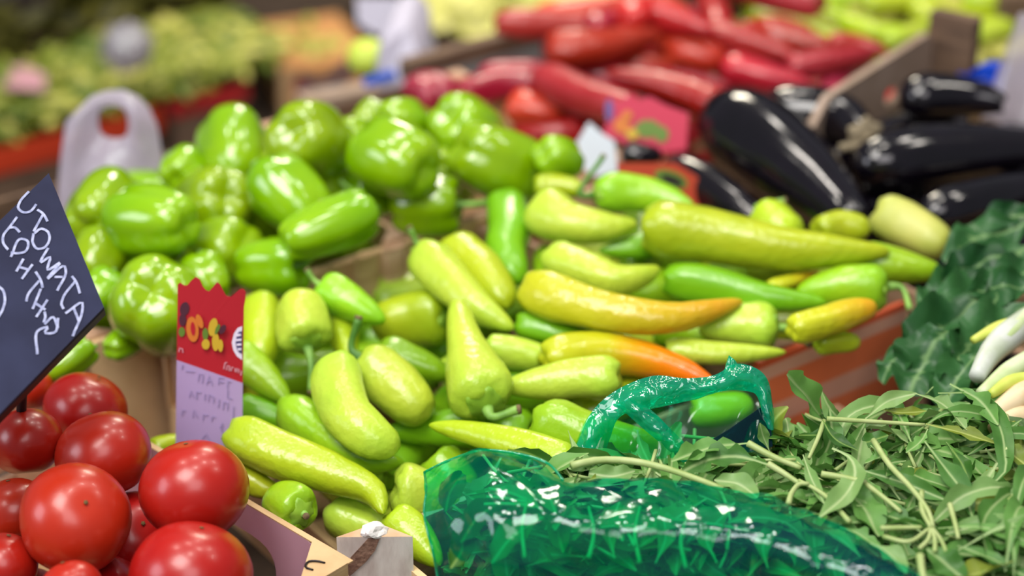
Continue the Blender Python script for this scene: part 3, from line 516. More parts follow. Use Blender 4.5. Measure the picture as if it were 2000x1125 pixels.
LEAF = [[[[2450,13393,8700],[2289,13296,8975],[2103,13159,9250]],259,"ovate","a"],[[[2741,13166,8850],[2942,13310,8925],[3149,13301,9000]],127,"lance","p"],[[[3133,13301,9000],[3342,13271,8925],[3495,13002,8850]],151,"lobed","p"],[[[3316,13301,9000],[3623,13353,8950],[3731,13085,8900],[3723,12711,8850],[3650,12437,8800],[3520,12375,8750]],159,"lance","a"],[[[3435,13441,9000],[3630,13292,8950],[3732,12996,8900]],177,"lobed","a"],[[[3196,13091,8850],[3465,12997,8825],[3710,12876,8800]],119,"lobed","y"],[[[2423,12740,8850],[2524,12640,8850],[2544,12388,8850],[2426,12104,8850],[2200,11817,8850]],194,"lance","p"],[[[2191,12654,8850],[2218,12378,8825],[2276,12072,8800]],93,"lance","p"],[[[3123,12762,8900],[3226,12464,8850],[3315,12232,8800],[3341,11962,8750]],163,"lance","a"],[[[1783,12701,8920],[1542,12674,8910],[1189,12478,8900]],201,"lobed","a"],[[[1905,12467,8880],[1690,12595,8870],[1477,12568,8860],[1255,12416,8850]],229,"lobed","a"],[[[2426,12334,8800],[2565,12106,8750],[2632,11803,8700]],243,"ovate","a"],[[[2577,12571,8780],[2880,12421,8765],[3198,12186,8750]],146,"lance","a"],[[[1501,12382,8800],[1670,12349,8790],[1804,12182,8780]],167,"ovate","p"],[[[2919,11511,8800],[3031,11410,8750],[3151,11268,8700]],209,"ovate","a"],[[[3338,12786,8820],[3383,12611,8800],[3400,12398,8780]],132,"lance","d"],[[[3707,12855,8850],[3788,12678,8825],[3883,12541,8800]],164,"lance","y"],[[[1969,12852,8750],[1914,12888,8875],[1881,12864,9000]],94,"lance","p"],[[[2391,13070,8900],[2467,12816,8875],[2612,12711,8850]],103,"lance","d"],[[[3142,11548,8800],[3303,11446,8790],[3451,11332,8780]],116,"lance","a"],[[[2720,12783,8850],[2783,12678,8825],[2659,12611,8800]],117,"lance","a"],[[[2973,12646,8800],[2851,12611,8800],[2784,12437,8800]],116,"lobed","a"],[[[3179,12937,8900],[3112,12816,8875],[2973,12675,8850]],110,"lobed","a"],[[[2600,12861,8800],[2738,12880,8825],[2880,12928,8850]],133,"lance","d"],[[[2926,11739,8780],[2844,11889,8765],[2680,12008,8750]],168,"lobed","a"],[[[3950,13151,8850],[3787,13027,8825],[3687,13007,8800]],103,"lance","a"],[[[3590,13253,8880],[3487,13126,8865],[3406,13113,8850]],120,"lobed","a"],[[[2213,13039,8780],[2416,13063,8765],[2623,13116,8750]],119,"lance","d"],[[[2883,13302,8850],[3035,13257,8850],[3239,13279,8850]],88,"lance","y"],[[[3543,12066,8800],[3651,11967,8800],[3778,12033,8800]],149,"lobed","a"],[[[3357,11711,8800],[3439,11586,8800],[3634,11648,8800]],146,"lobed","a"],[[[2550,11656,8750],[2677,11536,8725],[2757,11358,8700]],160,"lance","p"],[[[2356,11832,8760],[2463,11797,8740],[2617,11605,8720]],125,"lobed","a"],[[[692,12580,8820],[577,12596,8810],[422,12541,8800]],131,"lobed","p"],[[[921,12537,8780],[765,12482,8770],[576,12532,8760]],154,"ovate","p"],[[[-489,12143,8680],[-458,12382,8700],[-367,12593,8720]],173,"ovate","d"],[[[-367,11755,8680],[-243,12033,8710],[-57,12221,8740]],206,"ovate","d"],[[[224,12026,8760],[75,12225,8760],[-170,12258,8760]],149,"lance","p"],[[[-146,11590,8620],[0,11833,8670],[224,12019,8720]],219,"ovate","a"],[[[367,11714,8620],[335,11947,8680],[413,12154,8740]],184,"ovate","d"],[[[731,11652,8620],[703,11882,8680],[790,12187,8740]],161,"lance","a"],[[[1020,11590,8620],[1106,11818,8680],[1087,12121,8740]],146,"lance","p"],[[[1457,11590,8620],[1401,11818,8680],[1568,12055,8740]],175,"lobed","a"],[[[1814,11528,8620],[1795,11706,8670],[1968,11954,8720]],145,"lance","a"],[[[-438,11583,8580],[-367,11714,8620],[-373,11975,8660]],182,"ovate","d"]]
STALK = [[[[150,12095,8780],[0,12214,8790],[-170,12266,8800]],17],[[[150,12095,8780],[-19,12147,8790],[-188,12165,8800]],15],[[[168,12062,8780],[0,12081,8790],[-205,12066,8800]],15],[[[91,11568,8680],[74,11860,8740],[112,12132,8800]],15],[[[545,11568,8680],[588,11797,8740],[558,12033,8800]],16],[[[906,11534,8660],[883,11811,8730],[930,12033,8800]],16],[[[1228,11473,8660],[1205,11684,8730],[1279,11967,8800]],16],[[[2428,13085,8900],[2809,13080,8875],[3186,13076,8850]],18],[[[1779,12701,8920],[1955,12571,8885],[2152,12471,8850]],25],[[[1907,12481,8880],[2014,12402,8850],[2125,12304,8820]],23],[[[443,12499,8850],[614,12569,8850],[901,12562,8850],[1144,12464,8850],[1340,12340,8850],[1546,12191,8850]],27],[[[2738,12776,8900],[2806,12456,8888],[2926,12141,8875],[2997,11812,8862],[2993,11702,8850]],21],[[[2293,12388,8850],[2461,12340,8850],[2610,12279,8850]],23],[[[2002,11999,8850],[2052,12158,8850],[2128,12259,8850],[2185,12259,8850]],20],[[[2619,11690,8850],[2764,11689,8855],[2909,11688,8860]],18],[[[2637,11661,8800],[2798,11556,8830],[2961,11675,8860]],16],[[[2865,11511,8800],[2935,11574,8830],[2972,11675,8860]],16],[[[2969,11474,8800],[2985,11574,8830],[2979,11675,8860]],16],[[[3049,11474,8800],[3029,11574,8830],[2987,11675,8860]],14],[[[2992,12143,8860],[2951,11880,8860],[2974,11688,8860]],19],[[[2840,11362,8850],[2832,11246,8825],[2830,11103,8800]],27],[[[3467,11843,8850],[3603,12025,8850],[3781,12238,8850]],24],[[[3844,13211,8850],[3809,12928,8850],[3738,12711,8850]],18],[[[3169,11992,8850],[3171,11802,8825],[3167,11635,8800]],19],[[[2419,13136,8850],[2359,12968,8825],[2244,12682,8800]],18],[[[2421,11809,8820],[2252,12188,8830],[2118,12321,8840]],18],[[[2602,12274,8840],[2727,12102,8820],[2817,11967,8800]],19]]
HEAP = [[398,13000],[799,13072],[1407,13183],[2033,13392],[2393,13347],[2921,13347],[3504,13637],[4388,13715],[3901,11389],[-217,11389],[-331,12645],[-138,12856]]
DLEAF = [[[[4704,16261,9000],[4337,16232,8900],[3913,15917,8800]],450],[[[4638,15947,8950],[4284,15741,8850],[3835,15255,8750]],450],[[[4412,15496,8850],[3950,15161,8750],[3474,14931,8650]],540],[[[4078,15162,8800],[3692,14932,8675],[3276,14621,8550]],540],[[[3657,14618,8850],[3494,14535,8600],[3330,14324,8350]],540],[[[3873,14360,8750],[3694,14238,8600],[3586,14036,8450]],360],[[[4507,15211,9000],[4207,15210,8925],[3927,15210,8850]],360],[[[3368,14797,8600],[3219,14578,8475],[3136,14533,8350]],261],[[[4428,14978,8850],[4038,14752,8775],[3708,14362,8700]],405],[[[4456,15745,8950],[4089,15692,8875],[3805,15591,8800]],360],[[[3989,15837,8800],[3857,15587,8725],[3577,15252,8650]],360],[[[4792,16265,9050],[4600,16421,9000],[4301,16310,8950]],315],[[[4215,14978,8800],[3907,14708,8700],[3762,14364,8600]],360],[[[3548,14364,8600],[3633,14282,8450],[3761,14200,8300]],360],[[[4744,15647,9000],[4427,15401,8925],[4077,14978,8850]],405],[[[4031,14448,8650],[3870,14407,8475],[3804,14200,8300]],270]]
DSTALK = [[[[3741,13814,8850],[3915,14128,8883],[4225,14498,8917],[4547,14794,8950]],124,"w"],[[[3735,13618,8800],[3955,13814,8850],[4304,14099,8900]],88,"g"],[[[3822,13427,8750],[4015,13581,8775],[4324,13777,8800]],119,"c"],[[[3763,13256,8700],[3991,13431,8700],[4222,13470,8700]],88,"c"],[[[3804,14311,8900],[4050,14483,8925],[4329,14597,8950]],57,"y"],[[[3827,14016,8900],[4094,14308,8950],[4390,14702,9000]],66,"g"],[[[3793,13535,8850],[4020,13733,8850],[4279,13790,8850]],66,"y"]]
FRONT = [[[-668,12751,8630],[-463,12645,8810],[-230,12586,8930],[38,12544,8930],[265,12411,8930],[374,12185,8930],[749,12199,8930],[1307,12159,8930],[1775,11999,8930],[2180,11714,8930],[2494,11402,8930],[2775,10985,8930]],[[-637,12303,8730],[-431,12202,8910],[-204,12122,9030],[56,12088,9030],[276,11955,9030],[401,11811,9030],[747,11811,9030],[1271,11759,9030],[1726,11600,9030],[2119,11321,9030],[2398,11070,9030],[2686,10735,9030]],[[-645,12113,8700],[-404,11851,8880],[-181,11676,9000],[72,11644,9000],[288,11581,9000],[429,11487,9000],[749,11456,9000],[1243,11395,9000],[1695,11303,9000],[2052,11064,9000],[2333,10861,9000],[2632,10608,9000]],[[-566,11874,8460],[-366,11655,8640],[-144,11487,8760],[108,11457,8760],[323,11426,8760],[466,11396,8760],[787,11366,8760],[1249,11336,8760],[1703,11246,8760],[2038,11099,8760],[2328,10926,8760],[2646,10757,8760]],[[-521,11867,8050],[-333,11629,8230],[-109,11470,8350],[146,11470,8350],[347,11470,8350],[509,11410,8350],[834,11380,8350],[1267,11351,8350],[1735,11321,8350],[2085,11234,8350],[2391,11119,8350],[2728,11005,8350]],[[-506,12028,7400],[-304,11742,7580],[-75,11593,7700],[188,11593,7700],[375,11593,7700],[563,11593,7700],[901,11593,7700],[1314,11593,7700],[1802,11593,7700],[2170,11534,7700],[2498,11476,7700],[2860,11418,7700]]]
BACK = [[[370,13133,8365],[493,13284,8521],[623,13345,8796],[802,13390,8965],[1129,13516,9021],[1393,13524,8998],[1625,13469,9086],[1718,13504,9140],[1978,13546,9031],[2043,13409,8832],[2045,13245,8697]],[[376,13109,8372],[517,13171,8542],[658,13199,8770],[845,13300,8861],[1146,13402,8902],[1386,13343,8928],[1611,13314,8990],[1728,13406,8995],[1959,13412,8934],[2019,13255,8825],[2035,13177,8702]],[[380,13047,8405],[541,13040,8576],[695,13098,8717],[889,13219,8752],[1158,13241,8813],[1380,13166,8859],[1602,13206,8867],[1736,13293,8860],[1934,13236,8863],[1999,13129,8803],[2030,13144,8686]],[[383,12942,8466],[565,12933,8594],[734,13034,8642],[931,13104,8664],[1168,13054,8742],[1379,13032,8766],[1595,13115,8734],[1738,13135,8755],[1908,13056,8797],[1986,13049,8753],[2024,13104,8673]],[[386,12830,8531],[591,12872,8583],[772,12964,8570],[968,12944,8607],[1180,12886,8663],[1381,12939,8647],[1585,12997,8620],[1735,12944,8672],[1888,12913,8711],[1977,12994,8687],[2012,13022,8688]]]
HEM = [[[366,12991,8459],[486,13109,8633],[616,13188,8892],[797,13306,9015],[1115,13350,9119],[1371,13314,9122],[1615,13383,9137],[1702,13379,9213],[1949,13344,9151],[2022,13268,8918],[2027,13128,8771]],[[390,12968,8447],[532,13032,8631],[649,13137,8859],[804,13258,8982],[1120,13265,9105],[1374,13282,9095],[1617,13329,9129],[1720,13305,9198],[1935,13316,9123],[1997,13209,8936],[2010,13091,8791]],[[418,12940,8432],[587,12972,8609],[691,13112,8795],[811,13198,8943],[1130,13210,9061],[1381,13264,9050],[1621,13270,9117],[1747,13268,9152],[1920,13290,9086],[1971,13160,8946],[1998,13093,8788]],[[447,12933,8404],[646,12975,8546],[735,13123,8710],[821,13168,8886],[1145,13220,8977],[1390,13271,8990],[1630,13256,9078],[1782,13290,9069],[1908,13283,9037],[1953,13168,8920],[1992,13140,8755]],[[461,12937,8385],[677,13018,8488],[758,13135,8663],[827,13174,8845],[1156,13263,8912],[1395,13275,8960],[1638,13281,9040],[1804,13328,9012],[1902,13282,9011],[1950,13213,8882],[1991,13179,8730]],[[433,12962,8401],[622,13080,8509],[716,13161,8726],[819,13231,8886],[1147,13322,8954],[1388,13291,9006],[1635,13339,9053],[1777,13369,9057],[1917,13306,9050],[1977,13263,8872],[2004,13179,8732]],[[395,12996,8422],[545,13114,8569],[659,13184,8817],[808,13295,8947],[1130,13351,9041],[1379,13315,9066],[1626,13387,9087],[1735,13384,9141],[1937,13342,9099],[2006,13286,8886],[2018,13157,8750]]]
FOLD = [[[920,13226,9008],[1071,13181,8924],[1230,13111,8791],[1428,13018,8616]],[[864,13162,9015],[1018,13106,8910],[1186,13034,8774],[1373,12951,8619]],[[813,13200,8959],[972,13133,8833],[1151,13059,8693],[1329,12986,8556]]]
SPIKE = [[[1644,13367,9081],[1668,13416,9173],[1692,13449,9236],[1740,13431,9201],[1780,13401,9145],[1828,13367,9081]],[[1688,13350,9092],[1700,13350,9092],[1712,13350,9092],[1736,13350,9092],[1756,13350,9092],[1780,13350,9092]]]
BOARD = [[-3523,13779,10663],[-3026,12969,9943],[-3955,11948,9274],[-4469,12740,9983]]
BOARDN = [0.1196,-0.6178,0.7772]
CHALK = [[[-3652,13635,10577],[-3710,13559,10525],[-3718,13520,10495],[-3675,13495,10469],[-3629,13506,10471],[-3588,13559,10506]],[[-3577,13525,10477],[-3535,13506,10456],[-3493,13457,10411]],[[-3530,13501,10451],[-3587,13381,10365]],[[-3586,13370,10355],[-3585,13311,10308],[-3547,13274,10274],[-3502,13285,10275],[-3466,13343,10315],[-3485,13393,10359],[-3536,13405,10376],[-3579,13370,10355]],[[-3469,13289,10273],[-3511,13191,10202],[-3449,13233,10226],[-3457,13151,10161],[-3373,13207,10193]],[[-3451,13099,10120],[-3372,13201,10189]],[[-3450,13093,10115],[-3332,13183,10168],[-3325,13166,10153],[-3372,13027,10050]],[[-3402,13111,10121],[-3342,13118,10118]],[[-3277,13131,10118],[-3248,13105,10093],[-3206,13029,10026]],[[-3251,13099,10089],[-3327,12981,10007],[-3332,12946,9979],[-3313,12919,9956]],[[-3297,12893,9932],[-3180,12969,9975],[-3177,12941,9952],[-3229,12758,9815]],[[-3242,12933,9956],[-3193,12853,9885]],[[-3718,13460,10448],[-3768,13383,10394],[-3802,13332,10359],[-3799,13285,10321],[-3757,13243,10281]],[[-3775,13382,10395],[-3729,13390,10394],[-3686,13364,10366]],[[-3732,13200,10243],[-3667,13324,10332],[-3626,13318,10320],[-3631,13247,10265],[-3689,13228,10259],[-3736,13229,10266]],[[-3639,13199,10228],[-3681,13113,10166]],[[-3569,13172,10196],[-3636,13072,10126]],[[-3665,13144,10188],[-3591,13135,10170]],[[-3543,13129,10157],[-3497,13076,10109],[-3479,13032,10071]],[[-3510,13075,10109],[-3583,12963,10032],[-3586,12934,10009]],[[-3491,13025,10067],[-3535,12894,9969]],[[-3435,12963,10009],[-3503,12846,9927]],[[-3527,12935,10001],[-3443,12899,9959]],[[-3448,12887,9950],[-3438,12854,9923],[-3447,12819,9896]],[[-3346,12859,9912],[-3362,12766,9841],[-3433,12758,9846],[-3411,12794,9871],[-3474,12770,9862],[-3469,12619,9741]],[[-3439,12808,9887],[-3386,12860,9919],[-3339,12797,9862]],[[-3800,13007,10100],[-3765,12988,10079],[-3741,12933,10032],[-3749,12864,9978],[-3773,12816,9944]]]
TAGN = [-0.1203,-0.9723,0.2005]
TAG_RED = [[-2712,14274,9441],[-2694,14276,9459],[-2657,14267,9435],[-2632,14265,9441],[-2600,14269,9481],[-2561,14271,9513],[-2528,14263,9494],[-2505,14248,9436],[-2481,14239,9408],[-2456,14235,9401],[-2421,14238,9441],[-2385,14242,9481],[-2361,14235,9461],[-2338,14222,9412],[-2314,14211,9371],[-2281,14205,9365],[-2246,14207,9392],[-2202,14210,9433],[-2173,14207,9439],[-2153,14200,9415],[-2159,14187,9351],[-2174,14176,9286],[-2208,14049,8648],[-2752,14149,8808]]
TAG_WHITE = [[-2752,14149,8808],[-2208,14049,8648],[-2261,13824,7528],[-2821,13922,7667]]
TAG_DEC = [["plum",[[-2625,14215,9240],[-2634,14212,9218],[-2647,14210,9201],[-2662,14209,9190],[-2678,14211,9188],[-2691,14214,9195],[-2701,14218,9209],[-2704,14223,9229],[-2702,14227,9251],[-2693,14230,9273],[-2681,14232,9290],[-2665,14232,9301],[-2649,14231,9303],[-2636,14228,9296],[-2627,14224,9282],[-2623,14219,9262]]],["plum",[[-2653,14198,9156],[-2656,14194,9135],[-2664,14192,9118],[-2674,14190,9106],[-2686,14191,9102],[-2697,14193,9105],[-2707,14196,9116],[-2712,14201,9132],[-2714,14205,9152],[-2711,14208,9172],[-2703,14211,9189],[-2693,14212,9201],[-2681,14212,9206],[-2670,14210,9202],[-2660,14206,9192],[-2655,14202,9175]]],["leafgreen",[[-2669,14176,9056],[-2672,14174,9041],[-2678,14172,9027],[-2688,14171,9018],[-2698,14171,9014],[-2709,14173,9017],[-2717,14176,9025],[-2722,14179,9037],[-2724,14182,9053],[-2721,14185,9068],[-2714,14187,9081],[-2705,14188,9090],[-2694,14187,9094],[-2684,14186,9092],[-2676,14183,9084],[-2670,14180,9071]]],["orange",[[-2553,14166,9092],[-2555,14158,9051],[-2564,14152,9014],[-2579,14148,8989],[-2599,14148,8977],[-2619,14152,8982],[-2637,14158,9003],[-2650,14167,9035],[-2656,14176,9075],[-2654,14184,9116],[-2645,14190,9152],[-2629,14194,9178],[-2610,14193,9189],[-2590,14190,9184],[-2572,14184,9164],[-2559,14175,9132]]],["tagred",[[-2580,14167,9092],[-2581,14162,9070],[-2584,14159,9051],[-2590,14156,9037],[-2597,14156,9031],[-2605,14158,9035],[-2612,14161,9046],[-2617,14165,9064],[-2620,14170,9086],[-2619,14175,9108],[-2616,14178,9127],[-2610,14180,9141],[-2603,14181,9146],[-2595,14179,9143],[-2588,14176,9132],[-2583,14172,9114]]],["orange",[[-2517,14171,9168],[-2512,14166,9145],[-2511,14162,9125],[-2515,14159,9109],[-2523,14158,9101],[-2534,14160,9101],[-2546,14163,9110],[-2557,14168,9126],[-2566,14173,9147],[-2571,14178,9169],[-2572,14183,9190],[-2567,14185,9205],[-2559,14186,9213],[-2549,14185,9213],[-2537,14181,9204],[-2526,14177,9188]]],["leafgreen",[[-2474,14140,9055],[-2477,14136,9035],[-2483,14133,9018],[-2491,14132,9006],[-2500,14132,9002],[-2509,14134,9005],[-2517,14137,9016],[-2521,14141,9033],[-2522,14145,9052],[-2520,14149,9072],[-2514,14152,9090],[-2505,14153,9101],[-2496,14153,9106],[-2487,14151,9102],[-2479,14148,9092],[-2475,14144,9075]]],["gold",[[-2464,14118,8972],[-2468,14115,8956],[-2475,14113,8941],[-2487,14113,8931],[-2500,14113,8927],[-2512,14116,8930],[-2523,14119,8938],[-2529,14122,8952],[-2531,14126,8968],[-2528,14129,8985],[-2520,14131,8999],[-2509,14131,9009],[-2496,14131,9013],[-2483,14129,9011],[-2473,14126,9002],[-2466,14122,8989]]],["gold",[[-2396,14136,9115],[-2405,14132,9087],[-2419,14128,9063],[-2434,14127,9048],[-2449,14128,9044],[-2461,14131,9052],[-2469,14136,9070],[-2471,14142,9096],[-2466,14147,9125],[-2457,14152,9154],[-2443,14155,9177],[-2428,14156,9192],[-2413,14155,9196],[-2401,14152,9188],[-2393,14147,9170],[-2391,14142,9145]]],["gold",[[-2384,14108,9002],[-2387,14103,8972],[-2395,14098,8947],[-2405,14096,8930],[-2417,14096,8923],[-2429,14099,8928],[-2438,14103,8944],[-2443,14109,8969],[-2444,14115,8998],[-2441,14121,9027],[-2433,14125,9053],[-2422,14127,9070],[-2411,14127,9076],[-2399,14125,9071],[-2390,14120,9055],[-2385,14114,9031]]],["leafgreen",[[-2381,14126,9103],[-2389,14124,9087],[-2399,14122,9074],[-2407,14121,9067],[-2414,14122,9065],[-2418,14124,9070],[-2418,14126,9081],[-2415,14129,9097],[-2408,14131,9114],[-2400,14134,9130],[-2390,14135,9143],[-2382,14136,9150],[-2375,14135,9152],[-2371,14134,9147],[-2371,14131,9136],[-2374,14129,9120]]],["gold",[[-2352,14093,8974],[-2355,14089,8954],[-2360,14086,8937],[-2367,14084,8925],[-2376,14084,8921],[-2384,14086,8924],[-2390,14089,8935],[-2394,14093,8952],[-2395,14097,8972],[-2392,14101,8992],[-2387,14104,9009],[-2380,14106,9021],[-2371,14105,9025],[-2363,14104,9022],[-2357,14101,9011],[-2353,14097,8994]]],["plum",[[-2329,14113,9102],[-2339,14111,9088],[-2351,14111,9078],[-2362,14111,9073],[-2372,14112,9074],[-2378,14115,9081],[-2380,14117,9092],[-2377,14120,9107],[-2371,14122,9123],[-2361,14124,9137],[-2349,14125,9147],[-2338,14124,9152],[-2328,14123,9151],[-2322,14121,9144],[-2320,14118,9133],[-2322,14115,9118]]]]
TAG_OVAL = [[-2194,14139,9130],[-2232,14140,9112],[-2264,14134,9065],[-2284,14121,8987],[-2275,14107,8926],[-2246,14093,8875],[-2205,14082,8847]]
TAG_OVAL2 = [[-2196,14126,9093],[-2224,14128,9083],[-2244,14121,9036],[-2252,14111,8983],[-2242,14098,8930],[-2222,14092,8908],[-2204,14088,8901]]
TAG_OVL = [[[-2240,14120,9053],[-2205,14117,9063]],[[-2245,14112,9014],[-2202,14108,9022]],[[-2243,14104,8976],[-2204,14100,8982]],[[-2236,14095,8938],[-2206,14092,8942]]]
TAG_WL = [[[-2360,14083,8760],[-2346,14093,8814],[-2328,14091,8816]],[[-2338,14079,8753],[-2328,14086,8792],[-2311,14083,8786],[-2315,14075,8747]],[[-2300,14073,8748],[-2293,14079,8779],[-2278,14076,8776]],[[-2267,14068,8743],[-2263,14074,8774]],[[-2255,14066,8740],[-2248,14072,8772],[-2233,14068,8763],[-2237,14063,8735]],[[-2220,14057,8715],[-2212,14064,8754]],[[-2728,14154,8882],[-2721,14160,8914],[-2697,14155,8907],[-2695,14149,8877]]]
TAG_HAND = [[[-2711,14122,8737],[-2701,14129,8776]],[[-2681,14115,8723],[-2605,14105,8721]],[[-2578,14087,8645],[-2568,14098,8708],[-2537,14093,8702],[-2545,14080,8632]],[[-2511,14073,8618],[-2484,14086,8698],[-2461,14066,8614]],[[-2502,14078,8650],[-2468,14074,8649]],[[-2411,14062,8625],[-2401,14073,8687],[-2363,14068,8682]],[[-2403,14066,8649],[-2365,14061,8647]],[[-2337,14047,8599],[-2331,14059,8661],[-2301,14054,8655]],[[-2302,14024,8508],[-2340,14032,8521],[-2334,14044,8583]],[[-2661,14067,8500],[-2643,14076,8555],[-2623,14063,8502]],[[-2601,14057,8488],[-2595,14069,8551],[-2560,14064,8545]],[[-2532,14048,8485],[-2525,14058,8540]],[[-2502,14042,8476],[-2492,14053,8534],[-2454,14044,8513],[-2461,14035,8466]],[[-2420,14023,8430],[-2409,14036,8501]],[[-2382,14015,8417],[-2372,14027,8480],[-2339,14022,8474],[-2344,14010,8412]],[[-2730,14042,8339],[-2722,14051,8386],[-2694,14046,8380]],[[-2639,14029,8329],[-2628,14041,8393],[-2600,14025,8332]],[[-2555,14015,8311],[-2548,14024,8359],[-2507,14018,8354]],[[-2483,14005,8308],[-2475,14013,8348],[-2447,14008,8342]],[[-2412,13985,8251],[-2392,13992,8299],[-2398,13977,8220]],[[-2355,13959,8160],[-2348,13978,8255]],[[-2570,13983,8145],[-2530,13988,8195],[-2506,13972,8134]],[[-2302,13986,8321],[-2291,14010,8446]]]
REARN = [-0.0989,-0.89,0.445]
REAR_RED = [[949,19061,8680],[1044,19223,9026],[1129,19192,8982],[1213,19227,9071],[1319,19184,9008],[1425,19193,9050],[1594,19137,8976],[1831,19075,8905],[1806,18911,8572],[1384,18931,8517]]
REAR_WHITE = [[949,19061,8680],[1066,19019,8623],[1103,18873,8339],[881,18869,8282],[630,18956,8400],[662,19039,8573],[800,19131,8788]]
REAR_DEC = [["leafgreen",[[1546,19023,8755],[1536,19007,8722],[1506,18996,8693],[1462,18991,8672],[1409,18992,8664],[1356,19000,8668],[1312,19014,8685],[1282,19030,8712],[1271,19048,8744],[1282,19063,8777],[1312,19074,8806],[1356,19079,8826],[1409,19078,8835],[1461,19070,8830],[1506,19057,8814],[1536,19040,8787]]],["leafgreen",[[1625,18988,8712],[1620,18974,8683],[1604,18963,8658],[1580,18957,8640],[1551,18957,8633],[1523,18962,8638],[1499,18973,8654],[1483,18987,8678],[1477,19002,8706],[1483,19016,8736],[1499,19026,8761],[1523,19033,8778],[1551,19033,8785],[1579,19027,8781],[1603,19017,8765],[1619,19003,8741]]],["orange",[[1228,19061,8779],[1222,19047,8750],[1204,19036,8724],[1176,19031,8707],[1144,19031,8700],[1111,19037,8704],[1084,19047,8720],[1065,19061,8744],[1059,19077,8772],[1065,19091,8802],[1084,19101,8827],[1111,19107,8845],[1143,19107,8852],[1176,19101,8847],[1203,19090,8832],[1222,19076,8808]]],["violet",[[1053,19145,8917],[1050,19125,8876],[1041,19109,8842],[1027,19099,8819],[1011,19096,8810],[994,19102,8818],[981,19115,8840],[971,19132,8873],[968,19153,8913],[971,19172,8954],[980,19189,8988],[994,19199,9011],[1010,19201,9020],[1027,19196,9012],[1040,19183,8990],[1050,19165,8957]]],["gold",[[1312,19006,8705],[1307,18997,8687],[1294,18991,8671],[1273,18987,8660],[1249,18988,8655],[1225,18992,8658],[1204,18999,8667],[1190,19008,8682],[1185,19017,8700],[1190,19026,8719],[1204,19033,8734],[1224,19036,8746],[1249,19035,8750],[1273,19031,8748],[1294,19024,8738],[1307,19015,8723]]],["orange",[[1248,19096,8880],[1244,19088,8864],[1233,19082,8849],[1216,19079,8840],[1195,19079,8835],[1175,19083,8838],[1158,19089,8847],[1146,19097,8860],[1142,19106,8876],[1146,19114,8893],[1158,19119,8907],[1175,19123,8917],[1195,19122,8921],[1215,19119,8919],[1233,19113,8910],[1244,19105,8897]]]]
ORN = [0.2516,-0.8554,0.4528]
ORANGE = [[1037,17950,8856],[1631,18091,8793],[1851,18079,8647],[2093,17980,8326],[1527,17824,8345],[1088,17816,8574]]
OR_DEC = [["leafgreen",[[1748,18007,8587],[1724,17990,8567],[1679,17974,8562],[1619,17961,8571],[1553,17953,8593],[1492,17952,8625],[1444,17958,8662],[1417,17969,8698],[1416,17984,8728],[1439,18001,8747],[1484,18018,8753],[1544,18031,8744],[1610,18038,8722],[1671,18039,8690],[1719,18034,8653],[1746,18023,8617]]],["dark",[[1710,17998,8599],[1695,17988,8589],[1664,17979,8588],[1623,17971,8597],[1577,17966,8613],[1533,17965,8635],[1499,17967,8659],[1478,17973,8681],[1476,17982,8699],[1491,17992,8709],[1521,18001,8710],[1563,18009,8702],[1609,18014,8686],[1653,18015,8664],[1687,18013,8640],[1708,18007,8617]]]]
BAG = [[[-4774,18686,7807],[-4740,18785,8115],[-4693,18900,8472],[-4625,19019,8837],[-4504,19061,8951],[-4352,19111,9084],[-4193,19135,9131],[-4025,19146,9138],[-3870,19130,9065],[-3769,19100,8951],[-3695,19051,8783],[-3652,18964,8502],[-3616,18853,8142],[-3596,18739,7781],[-3970,18706,7737],[-4448,18684,7748]],[[-4272,18997,8708],[-4291,19015,8769],[-4299,19034,8830],[-4297,19053,8891],[-4274,19070,8941],[-4242,19078,8961],[-4199,19086,8980],[-4125,19093,8989],[-4052,19090,8967],[-4011,19082,8936],[-3992,19064,8875],[-3984,19045,8814],[-3987,19023,8743],[-4010,19002,8682],[-4095,18989,8653],[-4200,18987,8666]]]
BAGN = [0.0501,-0.9524,0.3008]
F0 = [-1053,12790,8150]
DPOSTS = [[-1395,16903,8380],[-1131,17076,8380],[-464,17636,8380]]
TCORNER = [-1194,12259,8150]
POST2 = [[-1335,12479,8220],[-756,12485,8220],[-1035,12669,8220]]
GPLANK = [3187,19166,9050]
CARTON = [[-3772,30310,4100],[-2270,30877,4100]]
TAUPE = [[-2636,23563,7000],[-1336,24108,7000]]
SACK = [[-1649,22426,7630],[-1711,22602,7960],[-1630,22777,8290],[-1493,22859,8444],[-1245,22870,8466],[-1108,22777,8290],[-1045,22602,7960],[-933,22412,7603]]
SACKBLUE = [[-1785,22450,7888],[-1611,22479,7943],[-1401,22508,7997]]
LIME = [-1784,23058,7967]
WCARD = [[-2055,24928,8076],[-1516,24928,8076],[-1536,24754,7748],[-1785,24697,7641],[-2035,24770,7778]]
PCARD = [[-7636,27843,5600],[-7027,27762,5600],[-7098,28294,5600],[-7431,28756,5600],[-7737,28714,5600]]
NAVY = [[1319,12907,8664],[1664,13086,8788],[2003,13285,8926],[2008,12971,8720],[1732,12916,8681]]
CLEAR = [-5705,27727,6300]
BLUE = [[4922,20579,8842],[5487,20589,8862],[5431,20446,8592],[4865,20494,8682]]
GREYF = [[5370,20056,9562],[5942,20107,9658],[5942,19518,8551],[5026,19528,8571]]
FPOST = [[[2803,24268,8000],0.035,0.84,"dark brown post left of the far yellow-green peppers"],[[6373,23714,8000],0.045,0.85,"brown post at the top right edge beside the grey bag"]]
